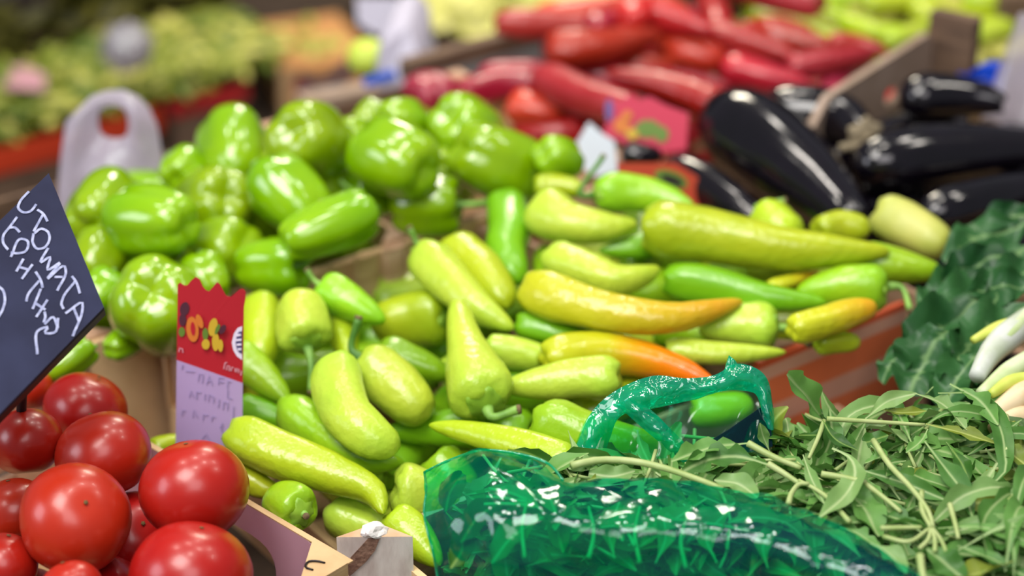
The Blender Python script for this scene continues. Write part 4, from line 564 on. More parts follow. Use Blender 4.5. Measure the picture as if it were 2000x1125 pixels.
FARFILL = [[[5507,26327,7563],[4488,26739,7706],0.012],[[3483,24775,7903],[3994,23801,8080],0.012],[[6165,24808,7840],[5279,24156,7825],0.012],[[5043,25606,7567],[4296,26413,7686],0.012],[[4837,25246,7831],[5900,25529,8021],0.012],[[5436,25241,7874],[5933,24260,7657],0.012],[[3502,24651,7711],[2607,25290,7727],0.012],[[6494,25770,7854],[5417,25546,7937],0.012],[[5339,23947,7652],[6439,23917,7642],0.012],[[3439,25637,7740],[4308,24962,7751],0.012],[[2968,24748,7899],[3400,23736,7699],0.012],[[7037,24215,7687],[5948,24375,7520],0.012],[[5067,25016,7918],[5513,26021,7992],0.012],[[5392,25892,7787],[6338,25330,7585],0.012],[[4452,24785,7919],[3704,25591,7748],0.012],[[5747,23964,7924],[4649,24037,7839],0.012],[[3497,24382,7750],[2471,24780,7952],0.012],[[3229,24084,7794],[4114,23431,7981],0.012],[[4065,24309,7662],[3589,23318,7861],0.012],[[5968,25357,7685],[5064,24731,7571],0.012],[[4903,25040,7940],[4188,24204,8039],0.012],[[3293,24550,7851],[4095,25304,8051],0.012],[[5314,24897,7812],[4283,25283,7799],0.012],[[4424,24034,7725],[4975,24986,7696],0.012],[[3236,25493,7884],[3469,24418,7712],0.012],[[4261,24712,7687],[4825,23768,7783],0.012],[[3680,24918,7869],[2595,24738,7945],0.012],[[6669,24748,7834],[7292,23841,7803],0.012],[[2540,25505,7814],[3582,25150,7861],0.012],[[3916,23094,7748],[4069,24184,7772],0.012],[[4722,26164,7781],[4325,25138,7989],0.012],[[3378,22885,7923],[3358,23985,7914],0.012],[[5509,26216,7717],[6079,25275,7569],0.012],[[5471,24736,7978],[4445,24340,7945],0.012],[[7020,24414,7834],[7131,25508,7947],0.012],[[5839,23424,7765],[6031,24507,7823],0.012],[[6816,25351,7513],[7253,26361,7703],0.012],[[2746,26860,7665],[3599,26166,7614],0.012],[[5829,24879,7782],[5705,23786,7765],0.012],[[5899,26188,7652],[4982,25581,7549],0.012],[[3564,23635,7716],[4445,24294,7773],0.012],[[5893,26571,7788],[5050,25865,7691],0.012],[[6428,24299,7904],[7375,23740,7699],0.012],[[3498,23240,7788],[4027,24204,7819],0.012],[[5546,24890,7639],[6617,25141,7598],0.012],[[3643,25601,7948],[2625,26017,7766],0.012],[[7025,25094,7927],[6173,24398,7980],0.012],[[4744,24073,7615],[4694,25172,7780],0.012],[[4082,24367,7927],[3553,25332,7868],0.012],[[6615,26267,7746],[7446,25546,7647],0.012],[[3686,24011,7658],[4786,23987,7799],0.012],[[6747,26428,7615],[6762,25328,7759],0.012],[[3700,25487,7715],[4414,26324,7680],0.012],[[4912,24425,7706],[5304,25453,7538],0.012],[[4520,24797,8054],[3751,25584,7895],0.012],[[5775,23726,7945],[5117,22844,7891],0.012],[[4495,25531,7925],[4854,24492,7920],0.012],[[6493,23660,7931],[6364,24752,7817],0.012],[[3286,23754,7849],[4171,23101,7991],0.012],[[6020,24215,7872],[6570,25168,7941],0.012],[[6527,25929,8008],[7015,24943,7807],0.012],[[4930,25256,7798],[5759,24533,7897],0.012],[[3272,24555,7906],[4369,24634,7744],0.012],[[4904,26484,7593],[4409,25502,7796],0.012],[[5020,24628,7870],[4506,23655,7939],0.012],[[2685,23697,7662],[3151,24693,7667],0.012],[[4828,24540,7689],[5862,24165,7745],0.012],[[6082,25291,7598],[7179,25374,7659],0.012],[[4570,24662,7736],[5050,25652,7725],0.012],[[3409,24231,7592],[4486,24006,7751],0.012],[[4982,23888,7764],[3907,24124,7901],0.012],[[5963,25070,8071],[7041,25290,7854],0.012],[[5642,25363,7776],[4552,25510,7762],0.012],[[6687,23347,7705],[6430,24416,7772],0.012],[[3245,24820,7827],[4344,24859,7947],0.012],[[6697,25525,7744],[5631,25253,7654],0.012],[[6207,25286,7699],[6594,24257,7746],0.012],[[3031,25240,7835],[4064,24863,7756],0.012],[[4401,24140,7859],[4911,23166,7682],0.012],[[5190,25432,8016],[4149,25076,7892],0.012],[[3983,25409,7588],[2888,25512,7689],0.012],[[4147,25409,7669],[4700,26360,7820],0.012],[[3396,24892,7674],[3245,23802,7793],0.012],[[3887,23889,7946],[2882,23441,8010],0.012],[[4165,25934,7962],[4634,24939,7833],0.012],[[3832,24659,7748],[3105,25484,7953],0.012],[[6003,24175,7741],[6040,23075,7939],0.012],[[2984,25470,7734],[3289,24413,7616],0.012],[[6358,25593,7771],[5881,24602,7951],0.012],[[6370,24269,7964],[6824,25271,7787],0.012],[[6226,23554,7870],[5132,23440,7927],0.012],[[5693,25213,7774],[6341,24324,7716],0.012],[[6208,24193,7810],[6758,23240,8024],0.012],[[7201,25482,7648],[7083,24389,7854],0.012],[[6506,26541,7552],[5434,26788,7679],0.012],[[7297,25172,7896],[6200,25084,7718],0.012],[[2605,25156,7872],[3323,24322,7732],0.012],[[6806,25922,7894],[6510,24862,7738],0.012],[[5962,23134,7956],[7062,23149,8020],0.012],[[5261,23742,7613],[6044,24514,7749],0.012],[[4640,26918,7629],[3965,26050,7645],0.012],[[5555,24748,7518],[6558,24296,7685],0.012],[[6731,23673,7663],[6745,24773,7844],0.012],[[4897,25134,7837],[4479,24116,7922],0.012],[[5941,24161,7959],[5069,24832,7855],0.012],[[6229,23199,7987],[6770,24157,7787],0.012],[[7003,24294,7815],[6246,23497,7603],0.012],[[4364,24930,7654],[4748,23899,7835],0.012],[[3248,23951,7784],[3752,24929,7717],0.012],[[4203,23486,8004],[5303,23522,7809],0.012],[[7382,24098,7771],[6721,24977,7917],0.012],[[5218,25370,7763],[5399,24285,7637],0.012],[[3605,23663,7976],[3312,24723,7889],0.012],[[3129,23853,7901],[3904,24633,7916],0.012],[[5484,25325,7878],[5334,26415,7746],0.012],[[7815,26501,7758],[7005,25756,7716],0.012],[[3445,23834,7606],[2509,24413,7786],0.012],[[6814,24373,7688],[6770,23274,7841],0.012],[[3261,24129,7775],[3501,25202,7616],0.012],[[6740,24904,8003],[7296,25853,7927],0.012],[[2752,24237,7665],[3802,23909,7775],0.012],[[4585,24842,7769],[3667,25449,7560],0.012],[[5277,24756,7612],[6373,24848,7805],0.012],[[4026,25431,7632],[3209,26168,7589],0.012],[[5218,26101,7749],[5460,25028,7651],0.012],[[4483,25619,7801],[4319,24531,7618],0.012],[[4102,25750,7735],[4688,24819,7671],0.012],[[4563,23995,7860],[4779,25073,8004],0.012],[[7052,26350,7709],[7315,25282,7627],0.012],[[3546,26073,7762],[4560,25645,7929],0.012],[[5640,24920,7890],[5051,23992,8091],0.012],[[5304,23684,7935],[6079,24465,7826],0.012],[[6772,24507,7674],[7553,25281,7651],0.012],[[5147,26546,7571],[4484,25668,7700],0.012],[[3847,25691,7697],[2785,25405,7743],0.012],[[4735,23448,7698],[4374,24487,7815],0.012],[[6182,23648,7676],[6542,24687,7659],0.012],[[7153,23868,7741],[6645,24843,7957],0.012],[[3481,24973,7801],[3883,23949,7939],0.012],[[5102,25084,8040],[4062,24727,7944],0.012],[[3896,23882,7965],[2899,23417,7914],0.012],[[5342,24024,7747],[5593,22953,7915],0.012],[[6407,25710,7598],[6042,24672,7744],0.012],[[7702,26621,7574],[6979,25791,7717],0.012],[[2736,24757,7737],[3836,24748,7676],0.012],[[3735,24006,7802],[2775,24542,7639],0.012],[[5032,26360,7747],[4062,25840,7659],0.012],[[4996,23588,7729],[6078,23785,7932],0.012],[[4247,25570,7845],[3439,24825,7776],0.012],[[4876,23977,7802],[4648,25053,7763],0.012],[[5191,25308,7860],[4094,25225,7821],0.012],[[6030,23371,7763],[5434,24296,7956],0.012],[[3760,23756,7693],[2884,24422,7844],0.012],[[4972,22830,7951],[5791,23564,7952],0.012],[[5857,25953,7874],[6956,25900,7760],0.012],[[3668,25020,7753],[3424,26093,7723],0.012],[[5990,24316,7931],[6842,25012,7740],0.012],[[7184,24261,7948],[6622,25206,8010],0.012],[[6578,26239,7710],[5551,26635,7546],0.012],[[4887,25706,7767],[3829,26008,7684],0.012],[[3809,24504,7764],[4871,24791,7983],0.012],[[4176,24025,7691],[5205,24413,7515],0.012],[[6923,25185,8029],[6545,24152,7848],0.012],[[4546,25869,7873],[4569,24769,7690],0.012],[[7073,25535,7795],[6715,24495,7697],0.012],[[5791,24549,7857],[6202,25569,7726],0.012],[[6460,25230,7678],[6629,24143,7860],0.012],[[3033,24205,7707],[3019,25305,7704],0.012],[[4950,24916,7958],[5996,24575,7813],0.012],[[4156,24106,7763],[3717,25115,7765],0.012],[[5330,23790,8010],[5793,22793,7943],0.012],[[6104,24757,7725],[7156,24435,7614],0.012],[[5893,24337,7857],[5340,23386,8070],0.012],[[3892,26701,7695],[2912,26202,7662],0.012],[[3841,25226,7774],[2942,25860,7890],0.012],[[5252,23536,7935],[4153,23576,7872],0.012],[[4313,25116,7813],[3606,25959,7671],0.012],[[5566,25645,8037],[4520,25304,7858],0.012],[[5048,25794,7732],[3956,25929,7593],0.012],[[3807,24832,7778],[3287,23862,7765],0.012],[[5725,25340,7805],[4633,25473,7736],0.012],[[6958,25359,7625],[6345,26272,7751],0.012],[[6839,25224,7672],[6184,24340,7816],0.012],[[4311,23790,7962],[3463,24491,7806],0.012],[[6216,25906,7645],[5158,25604,7849],0.012],[[3202,26150,7915],[4231,25762,7716],0.012],[[5488,25704,7785],[6294,26452,7855],0.012],[[3970,24404,7773],[4951,24903,7633],0.012],[[4825,26225,7693],[3767,25925,7666],0.012],[[6545,25303,7738],[6270,24238,7894],0.012],[[5119,26043,7761],[6197,26265,7807],0.012],[[2939,25511,7749],[3614,24642,7571],0.012],[[6134,24808,7747],[5215,24204,7673],0.012],[[4484,26490,7701],[3970,25518,7512],0.012],[[4426,25719,7929],[3345,25518,7915],0.012],[[5778,23916,7891],[4682,23826,7809],0.012],[[5440,23401,7743],[4351,23559,7913],0.012],[[2771,25900,8015],[3798,25506,7817],0.012],[[2843,25681,7817],[3556,26518,7844],0.012],[[5917,25199,7936],[5900,26299,7960],0.012],[[3979,25328,7777],[5078,25354,7746],0.012],[[4468,25091,7621],[3909,26039,7709],0.012],[[7577,25598,8034],[6749,24874,7859],0.012],[[2528,23743,7659],[3392,24424,7728],0.012],[[5924,23271,7840],[5508,24290,7760],0.012],[[3230,23699,8002],[4178,24256,7952],0.012],[[4047,25934,7887],[5141,25814,7789],0.012],[[5374,24273,7654],[6333,23735,7763],0.012],[[5442,25574,7624],[6326,26229,7798],0.012],[[6460,25392,7754],[6713,26463,7871],0.012],[[4660,23096,7919],[5548,23747,7863],0.012],[[5002,23363,7796],[5421,24381,7701],0.012],[[4158,25392,7735],[4166,26492,7740],0.012],[[7034,24214,7626],[6037,23751,7702],0.012],[[4002,24629,7719],[3280,25459,7641],0.012],[[6993,25776,7853],[6047,25215,7779],0.012],[[7206,25971,7733],[6815,24942,7728],0.012],[[6336,26713,7684],[6237,25618,7635],0.012],[[6430,26248,7727],[7146,25413,7666],0.012],[[3527,24732,7896],[3421,25827,7920],0.012],[[5778,24325,7945],[6866,24162,7857],0.012],[[6313,24585,7718],[7057,25396,7643],0.012],[[2920,23882,7740],[3977,24184,7906],0.012],[[6112,25247,7565],[5032,25456,7748],0.012],[[5927,24971,7816],[4882,24629,7870],0.012],[[3737,26809,7714],[4276,25850,7496],0.012],[[3560,24900,7863],[4454,24259,7737],0.012],[[3693,25220,7809],[3413,26284,7789],0.012],[[5350,25046,7856],[6442,25182,7876],0.012],[[5937,23669,7887],[7030,23549,7771],0.012],[[3998,25437,7815],[4460,24439,7792],0.012],[[2744,24943,7752],[3554,24200,7626],0.012],[[4827,26363,7772],[3940,25713,7670],0.012],[[2686,23978,7911],[3539,24673,7877],0.012],[[3544,25773,7667],[3295,26845,7832],0.012],[[3430,23896,7893],[2477,24445,7894],0.012],[[3716,26292,7725],[4627,25675,7518],0.012],[[4024,24301,7828],[2927,24220,7738],0.012],[[3758,23889,7594],[3447,24944,7705],0.012],[[4647,24068,7662],[3563,23880,7678],0.012],[[5561,24718,7555],[4506,24406,7682],0.012],[[3627,24436,7768],[2720,25057,7785],0.012],[[5688,24306,7850],[5077,23392,8069],0.012],[[5463,25595,7710],[6455,26069,7608],0.012],[[3800,24476,7902],[2960,23766,7850],0.012],[[4377,24950,8007],[5471,25060,7928],0.012],[[5982,25228,7970],[4890,25364,7913],0.012],[[3389,24769,7936],[3175,25848,7736],0.012],[[5602,25476,7890],[5207,24449,7987],0.012],[[7053,24404,7785],[6054,23944,7679],0.012],[[3942,25505,7705],[4018,26602,7584],0.012],[[6512,25733,7684],[5544,26254,7553],0.012],[[5738,25020,7827],[6232,26003,7819],0.012],[[7213,25108,7905],[6195,25524,7716],0.012]]
# ------------------------------------------------------------------ setting: floor, back wall, tables
ANG = math.radians(37)
E1 = Vector((math.cos(ANG), math.sin(ANG), 0)); E2 = Vector((-math.sin(ANG), math.cos(ANG), 0)); EZ = Vector((0, 0, 1))
O0 = V(F0); O0.z = 0
def AB(a, b, z): return O0 + E1 * a + E2 * b + EZ * z
v, f = box((-6, -2, -.05), (12, 0, 0), (0, 11, 0), (0, 0, .05)); tag(mesh('floor', v, f, M['concrete'], smooth=False), kind='structure')
v, f = box((-6, 8.8, 0), (12, 0, 0), (0, .2, 0), (0, 0, 4)); tag(mesh('wall_back', v, f, M['concrete'], smooth=False), kind='structure')
def table(name, label, c, ex, ey, n, top, mat):
    t = empty(name, Vector((c.x, c.y, 0)), label, 'table')
    h = Vector((0, 0, .025))
    for i in range(n):
        v, f = box(c + ey * (i / n) + EZ * (top - .025), ex, ey * (.97 / n), h); mesh('plank', v, f, mat, t, False)
    for sx, sy in ((.03, .03), (.94, .03), (.03, .94), (.94, .94)):
        v, f = box(c + ex * sx + ey * sy, ex.normalized() * .05, ey.normalized() * .05, EZ * (top - .025)); mesh('leg', v, f, mat, t, False)
    return t
table('stall_table', 'dark wooden stall table carrying all the near crates', AB(-.55, -.52, 0), E1 * 2.0, E2 * 1.46, 9, .66, M['table'])
table('rear_stall_table', 'lower dark table behind carrying the far green heaps', AB(-.15, 1.12, 0), E1 * 2.3, E2 * 1.3, 6, .40, M['table'])
# ------------------------------------------------------------------ crates
def crate(name, label, o, x, y, lx, ly, z0, rim, walls, th=.006, post=.032, posts=True, skip=()):
    """o corner, x/y unit axes, walls = {side: (material, height of its top or None, boards)}; parts: board, corner_post, base_slat"""
    t = empty(name, Vector((o.x, o.y, z0)), label, 'crate')
    b = Vector((o.x, o.y, 0))
    segs = {'y0': (b, x, lx, y), 'y1': (b + y * ly, x, lx, -y), 'x0': (b, y, ly, x), 'x1': (b + x * lx, y, ly, -x)}
    for k, (m, top, nb) in walls.items():
        p, d, l, inn = segs[k]; top = top or rim; hh = top - z0
        for i in range(nb):
            zz0 = z0 + hh * i / nb + (.008 if i else 0); zz1 = z0 + hh * (i + 1) / nb
            v, f = box(p + EZ * zz0, d * l, inn * th, EZ * (zz1 - zz0)); mesh('board', v, f, M[m], t, False)
    if posts:
        for i, (c, u, w) in enumerate(((b, x, y), (b + x*lx, -x, y), (b + y*ly, x, -y), (b + x*lx + y*ly, -x, -y))):
            if i in skip: continue
            c = c + (u + w) * th
            v, f = prism([c + EZ * z0, c + u * post + EZ * z0, c + w * post + EZ * z0], EZ * (rim - z0 + .003)); mesh('corner_post', v, f, M['wood_p'], t, False)
    for i in range(5):
        v, f = box(b + y * (th + (ly - 2*th) * (i + .05) / 5) + x * th + EZ * z0, x * (lx - 2*th), y * ((ly - 2*th) * .17), EZ * .006); mesh('base_slat', v, f, M['wood'], t, False)
    return t
Z0 = .66
crate('wooden_crate', 'wooden crate under the front half of the long pale peppers', AB(.012, 0, 0), E1, E2, .383, .375, Z0, .812,
      {'y1': ('wood_b', .823, 1), 'x0': ('wood_b', .735, 1), 'x1': ('wood_p', .812, 2), 'y0': ('wood_p', .80, 2)}, skip=(0, 1))
oc = crate('orange_striped_crate', 'wooden crate with orange and salmon striped side board holding the rear long peppers', AB(.405, 0, 0), E1, E2, .235, .375, Z0, .815,
      {'y1': ('wood_p', None, 2), 'x0': ('wood_p', .80, 2), 'x1': ('wood_p', .80, 2)}, post=.045, skip=(1, 3))
# the printed side board: painted wood with paler stripes and a chewed end
mo, nt, bb = nodes('orange_striped_board'); tc = N(nt, 'ShaderNodeTexCoord'); sx = N(nt, 'ShaderNodeSeparateXYZ'); nt.links.new(tc.outputs['Object'], sx.inputs[0])
rr = ramp(nt, [(0, '#D9A98A'), (.26, '#C9957A'), (.30, '#FF8450'), (.50, '#FF8450'), (.53, '#F8B496'), (.64, '#F8B496'), (.67, '#FF8450'), (.84, '#FF8450'), (.86, '#F8BCA0'), (.93, '#F8BCA0'), (.95, '#F46A3C')]); rr.color_ramp.interpolation = 'CONSTANT'
mrp = N(nt, 'ShaderNodeMapRange'); mrp.inputs[1].default_value = .0; mrp.inputs[2].default_value = .155; nt.links.new(sx.outputs[2], mrp.inputs[0]); nt.links.new(mrp.outputs[0], rr.inputs[0]); nt.links.new(rr.outputs[0], bb.inputs['Base Color']); bb.inputs['Roughness'].default_value = .5
pp = [AB(.405, 0, Z0 + .005), AB(.60, 0, Z0 + .005), AB(.595, 0, Z0 + .03), AB(.60, 0, Z0 + .06), AB(.592, 0, Z0 + .08), AB(.588, 0, Z0 + .1), AB(.596, 0, Z0 + .125), AB(.592, 0, .815), AB(.405, 0, .815)]
v, f = prism(pp, E2 * .006); tag(mesh('printed_board', v, f, mo, oc, False), 'orange board with salmon stripes')
v, f = tube([AB(.418, .010, .818), AB(.418, .010, .823), AB(.430, .016, .823), AB(.430, .016, .818)], [.0007, .0007], 5, 10); mesh('staple', v, f, M['staple'], oc)
BELLCRATE = crate('bell_pepper_crate', 'wooden crate under the left half of the bell peppers', AB(-.06, .386, 0), E1, E2, .365, .335, Z0, .815,
      {'y0': ('wood_b', None, 1), 'x0': ('wood_p', None, 2), 'x1': ('wood', .81, 2), 'y1': ('wood_d', None, 2)})
crate('bell_pepper_crate', 'wooden crate under the right half of the bell peppers', AB(.312, .386, 0), E1, E2, .285, .335, Z0, .818,
      {'y0': ('wood_p', None, 2), 'x0': ('wood_p', None, 2), 'x1': ('wood', .81, 2), 'y1': ('wood_d', None, 2)})
for i, (p, m_, c_) in enumerate(zip(DPOSTS, ('wood', 'wood_p', 'wood'), ('tall pale post', 'tall brown post', 'tall pale post'))):
    p = V(p); v, f = prism([Vector((p.x, p.y, Z0)) + E1 * (.014 * math.cos(k * math.pi / 4)) + E2 * (.007 * math.sin(k * math.pi / 4)) for k in range(8)], EZ * (p.z - Z0)); tag(mesh('divider_post', v, f, M[m_], BELLCRATE, False), c_)
# tomato crate with the lilac end board
X0 = V(TCORNER); X0.z = 0
A1 = math.radians(137.2); U1 = Vector((math.cos(A1), math.sin(A1), 0)); U2 = Vector((-math.sin(A1), math.cos(A1), 0))
tcr = crate('tomato_crate', 'crate of tomatoes with a lilac side board and an oval hand hole', X0, U1, U2, .40, .52, Z0, .812,
      {'x0': ('wood_b', .75, 1), 'x1': ('wood_p', None, 2), 'y1': ('wood_p', .79, 2)}, skip=(0,))
def slotted(name, o, d, nrm, l, z0, z1, s0, s1, h0, h1, th, mat, parent):
    """board with a rounded hand hole, built as a frame of faces around the hole"""
    n = 24; hole = []; out = []; cs, ch, ra, rb = (s0+s1)/2, (h0+h1)/2, (s1-s0)/2, (h1-h0)/2
    for k in range(n):
        a = 2 * math.pi * k / n + math.pi / n; c, s = math.cos(a), math.sin(a)
        hole.append((cs + ra * math.copysign(abs(c) ** .5, c), ch + rb * math.copysign(abs(s) ** .7, s)))
        g = 1 / max(abs(c), abs(s)); out.append((l / 2 + l / 2 * max(-1, min(1, c * g)), (z0 + z1) / 2 + (z1 - z0) / 2 * max(-1, min(1, s * g))))
    vs = []; fs = []
    for off in (0, th):
        for loop in (hole, out):
            vs += [o + d * s + EZ * h + nrm * off for s, h in loop]
    for k in range(n):
        k2 = (k + 1) % n
        fs += [(k, k2, n + k2, n + k), (2*n + k, 3*n + k, 3*n + k2, 2*n + k2), (k, 2*n + k, 2*n + k2, k2), (n + k, n + k2, 3*n + k2, 3*n + k)]
    return mesh(name, vs, fs, mat, parent, False)
tag(slotted('side_board', X0, U1, U2, .40, Z0, .815, .086, .175, .733, .788, .005, M['lilac'], tcr), 'lilac side board with an oval hand hole')
v, f = box(X0 + EZ * .815, U1 * .40, U2 * .005, EZ * .0012); tag(mesh('board_edge', v, f, M['wood'], tcr, False), 'bare pale edge of the lilac board')
c0 = X0 + U2 * .0055
v, f = prism([c0 + EZ * Z0, c0 + U1 * .040 + EZ * Z0, c0 + U2 * .052 + EZ * Z0], EZ * (.8168 - Z0)); tag(mesh('corner_post', v, f, M['wood'], tcr, False), 'triangular corner block with a bent staple')
v, f = tube([c0 + U1*.012 + U2*.024 + EZ*.8172, c0 + U1*.018 + U2*.026 + EZ*.8178, c0 + U1*.022 + U2*.020 + EZ*.8178, c0 + U1*.016 + U2*.014 + EZ*.8178, c0 + U1*.012 + U2*.012 + EZ*.8172], [.0009, .0009], 5, 12); mesh('staple', v, f, M['staple'], tcr)
# low crate under the arugula: its near corner shows with a chipped whitish post
fcr = crate('arugula_crate', 'low crate under the arugula with a chipped whitish corner post', AB(.004, -.42, 0), E1, E2, .49, .405, Z0, .75,
      {'x0': ('wood_b', .79, 1), 'x1': ('wood_d', .74, 2), 'y0': ('wood_d', .74, 2), 'y1': ('wood_d', .74, 2)}, skip=(2,))
q = [V(p) for p in POST2]; z_ = Vector((0, 0, .66))
v, f = prism([Vector((p.x, p.y, .667)) for p in q], EZ * (q[0].z - .667)); tag(mesh('corner_post', v, f, [M['post_w'], M['post_t']], fcr, False, matidx=[0, 1, 0, 0, 0]), 'whitish triangular post with a dark grain band')
n_ = (q[1] - q[0]).cross(EZ).normalized()
if n_.y > 0: n_ = -n_
tt = (q[1] - q[0])
def onface(s, h): return q[0] + tt * s + EZ * (h - q[0].z) + n_ * .0006
zt = q[0].z
band = [onface(.42, zt - .0005), onface(.57, zt - .0005), onface(.50, zt - .012), onface(.38, zt - .022), onface(.20, zt - .033), onface(.03, zt - .042), onface(.03, zt - .030), onface(.18, zt - .018), onface(.32, zt - .008)]
v, f = prism(band, n_ * .0006); tag(mesh('grain_band', v, f, M['post_n'], fcr, False), 'dark grain band')
bm = bmesh.new(); bmesh.ops.create_icosphere(bm, subdivisions=3, radius=.0095)
cc = (q[0] + q[1] + q[2]) / 3
for w in bm.verts:
    d = w.co.copy(); w.co = d * (1 + .45 * noise.noise(d * 120) + .12 * noise.noise(d * 300)); w.co.z = max(-.002, w.co.z * .75)
    w.co = cc + E1 * w.co.x * 1.15 + E2 * w.co.y * .8 + EZ * (w.co.z + .001)
mesh('splinter', [w.co for w in bm.verts], [tuple(x.index for x in p.verts) for p in bm.faces], M['chip'], fcr, False); bm.free()
crate('leaf_crate', 'crate under the dark leaves at the right edge', AB(.51, -.45, 0), E1, E2, .46, .33, Z0, .745, {k: ('wood_d', None, 2) for k in ('x0', 'x1', 'y0', 'y1')})
crate('eggplant_crate', 'low dark crate under the eggplants', AB(.65, -.11, 0), E1, E2, .36, .365, Z0, .775, {k: ('dark', None, 2) for k in ('x0', 'x1', 'y0', 'y1')})
g0 = V(GPLANK); g0.z = 0; GA = math.radians(53.4); G1 = Vector((math.cos(GA), math.sin(GA), 0)); G2 = Vector((math.sin(GA), -math.cos(GA), 0))
pk_ = empty('slotted_plank', g0 + G1 * .1 + EZ * Z0, 'weathered taupe plank with a hand slot between red peppers and eggplants', 'board')
slotted('plank', g0 - G1 * .03, G1, G2, .30, Z0, .905, .17, .21, .848, .868, .009, M['wood_t'], pk_)
v, f = box(g0 + G1 * .272 + EZ * Z0, G2 * .055, -G1 * .02, EZ * (.925 - Z0)); mesh('corner_post', v, f, M['wood_d'], pk_, False)
crate('red_pepper_crate', 'crate of red peppers with a grey lined back board', AB(.61, .355, 0), E1, E2, .42, .41, Z0, .76,
      {'x0': ('wood_d', .74, 2), 'x1': ('wood_d', None, 2), 'y0': ('wood_d', None, 2), 'y1': ('grey', None, 1)})
v, f = box(AB(.56, .775, .795), E1 * .60, E2 * .02, EZ * .022); tag(mesh('rail_board', v, f, M['wood_d'], smooth=False), 'reddish brown rail board running behind the red peppers', 'board')
v, f = box(AB(.56, .775, .662), E1 * .60, E2 * .012, EZ * .133); tag(mesh('liner_board', v, f, M['grey'], smooth=False), 'grey board under the brown rail behind the red peppers', 'board')
# ------------------------------------------------------------------ fruit builders
NSEED = [0]
def pepper(name, label, cat, pts, R, pk, col, st, group, stemmat='stem', cut=True, sides=20, lobe=.06, dent=.07):
    NSEED[0] += 1; sd = NSEED[0]
    pts = [V(p) for p in pts]; R = R / 10000
    base = Vector((sum((p.x for p in pts)) / len(pts), sum((p.y for p in pts)) / len(pts), min(p.z for p in pts) - R))
    t = empty(name, base, label, cat, group)
    v, f, al, c, a, u, w = sweep(pts, R, pk, sd, sides, lobe, dent)
    mesh('body', v, f, M[col], t, attr={'along': al})
    if st:
        s = V(st); cv, cf = calyx(c, a, u, w, R, 6, .66 if pk != 'egg' else .62, .05); mesh('calyx', cv, cf, M['calyx'] if stemmat != 'dry' else M['dry'], t)
        d = (s - c).length; mid = c + a * d * .5 * .8
        tv, tf = tube([c + a * R * .1, mid, s], [R * .20, R * .13, R * .12, R * .15], 9, 11); sm = mesh('stem', tv, tf, M[stemmat], t)
        if cut:
            dd = (s - mid).normalized(); tv, tf = tube([s - dd * .0004, s + dd * .0022], [R * .155, R * .14], 9, 3); mesh('cut_end', tv, tf, M['cut'], sm)
    return t
def filler(name, label, cat, pts, R, pk, col, group):
    NSEED[0] += 1
    P3 = [V(p) for p in pts]; R = R / 10000
    v, f, al, *_ = sweep(P3, R, pk, NSEED[0], 14, .06, .07, TS[::2])
    o = mesh(name, v, f, M[col], None, attr={'along': al}, origin=tuple(P3[1] - EZ * R)); tag(o, label, cat, group)
for i, (pts, R, pk, col, st, lab) in enumerate(LONG):
    dark = 'dark upright' in lab or 'straight up' in lab
    pepper('long_pepper', lab, 'pepper', pts, R, pk, col, st, 'long peppers in the middle crates', 'stem_d' if dark else 'stem', dent=.10 if 'crinkled' in lab else .075, lobe=.09 if 'ribbed' in lab else .06)
for pts, R, pk, col in LONGF: filler('long_pepper', 'long pepper almost buried under the others of the middle crates', 'pepper', pts, R, pk, col, 'buried long peppers')
for pts, R, pk, col, st, lab in RED: pepper('red_pepper', lab, 'pepper', pts, R, pk, col, st, 'red peppers', dent=.11, lobe=.08)
for pts, R, pk, col in REDF: filler('red_pepper', 'red pepper almost buried in the red heap', 'pepper', pts, R, pk, col, 'buried red peppers')
for pts, R, pk, col, st, lab in EGG: pepper('eggplant', lab, 'eggplant', pts, R, pk, col, st, 'eggplants', 'dry', False, 24, .01, .03)
for pts, R, pk, col in EGGF: filler('eggplant', 'eggplant almost buried in the eggplant crate', 'eggplant', pts, R, pk, col, 'buried eggplants')
for pts, R, pk, col, st, lab in FAR: pepper('far_pepper', lab, 'pepper', pts, R, pk, col, st, 'far yellow-green peppers')
# bell peppers
BPROF = [(0, .58), (.16, .60), (.30, .74), (.46, .92), (.64, 1.0), (.82, .95), (.94, .78), (1.0, .52), (1.0, .2), (.97, -.12), (.91, -.42), (.82, -.68), (.70, -.86), (.54, -.96), (.36, -.97), (.18, -.90), (0, -.84)]
def bellmesh(R, lr, seed, sides=36):
    rnd = random.Random(seed); nl = 4 if rnd.random() < .6 else 3; ph = rnd.random() * 6; vs = []; fs = []; al = []
    hl = R * lr
    for i, (r, z) in enumerate(BPROF):
        for k in range(sides):
            a = 2 * math.pi * k / sides; x = ((a * nl / (2 * math.pi) + .5) % 1) - .5
            g = math.exp(-((.5 - abs(x)) / .18) ** 2)
            tz = z
            rr_ = r * (1 - .10 * g * min(1, r * 1.4)) * (1 + .06 * math.sin(a + ph))
            if z > .3 and r > .3: tz = z - .10 * g
            if z < -.5 and r > .2: tz = z + .08 * g - .02
            p = Vector((math.cos(a) * rr_ * R, math.sin(a) * rr_ * R, tz * hl))
            p *= 1 + .05 * noise.noise(p * 26 + Vector((seed, 0, 0)))
            vs.append(p); al.append((1 - z) / 2)
    n = len(BPROF)
    for i in range(n - 1):
        for k in range(sides): fs.append((i*sides+k, (i+1)*sides+k, (i+1)*sides+(k+1) % sides, i*sides+(k+1) % sides))
    return vs, fs, al
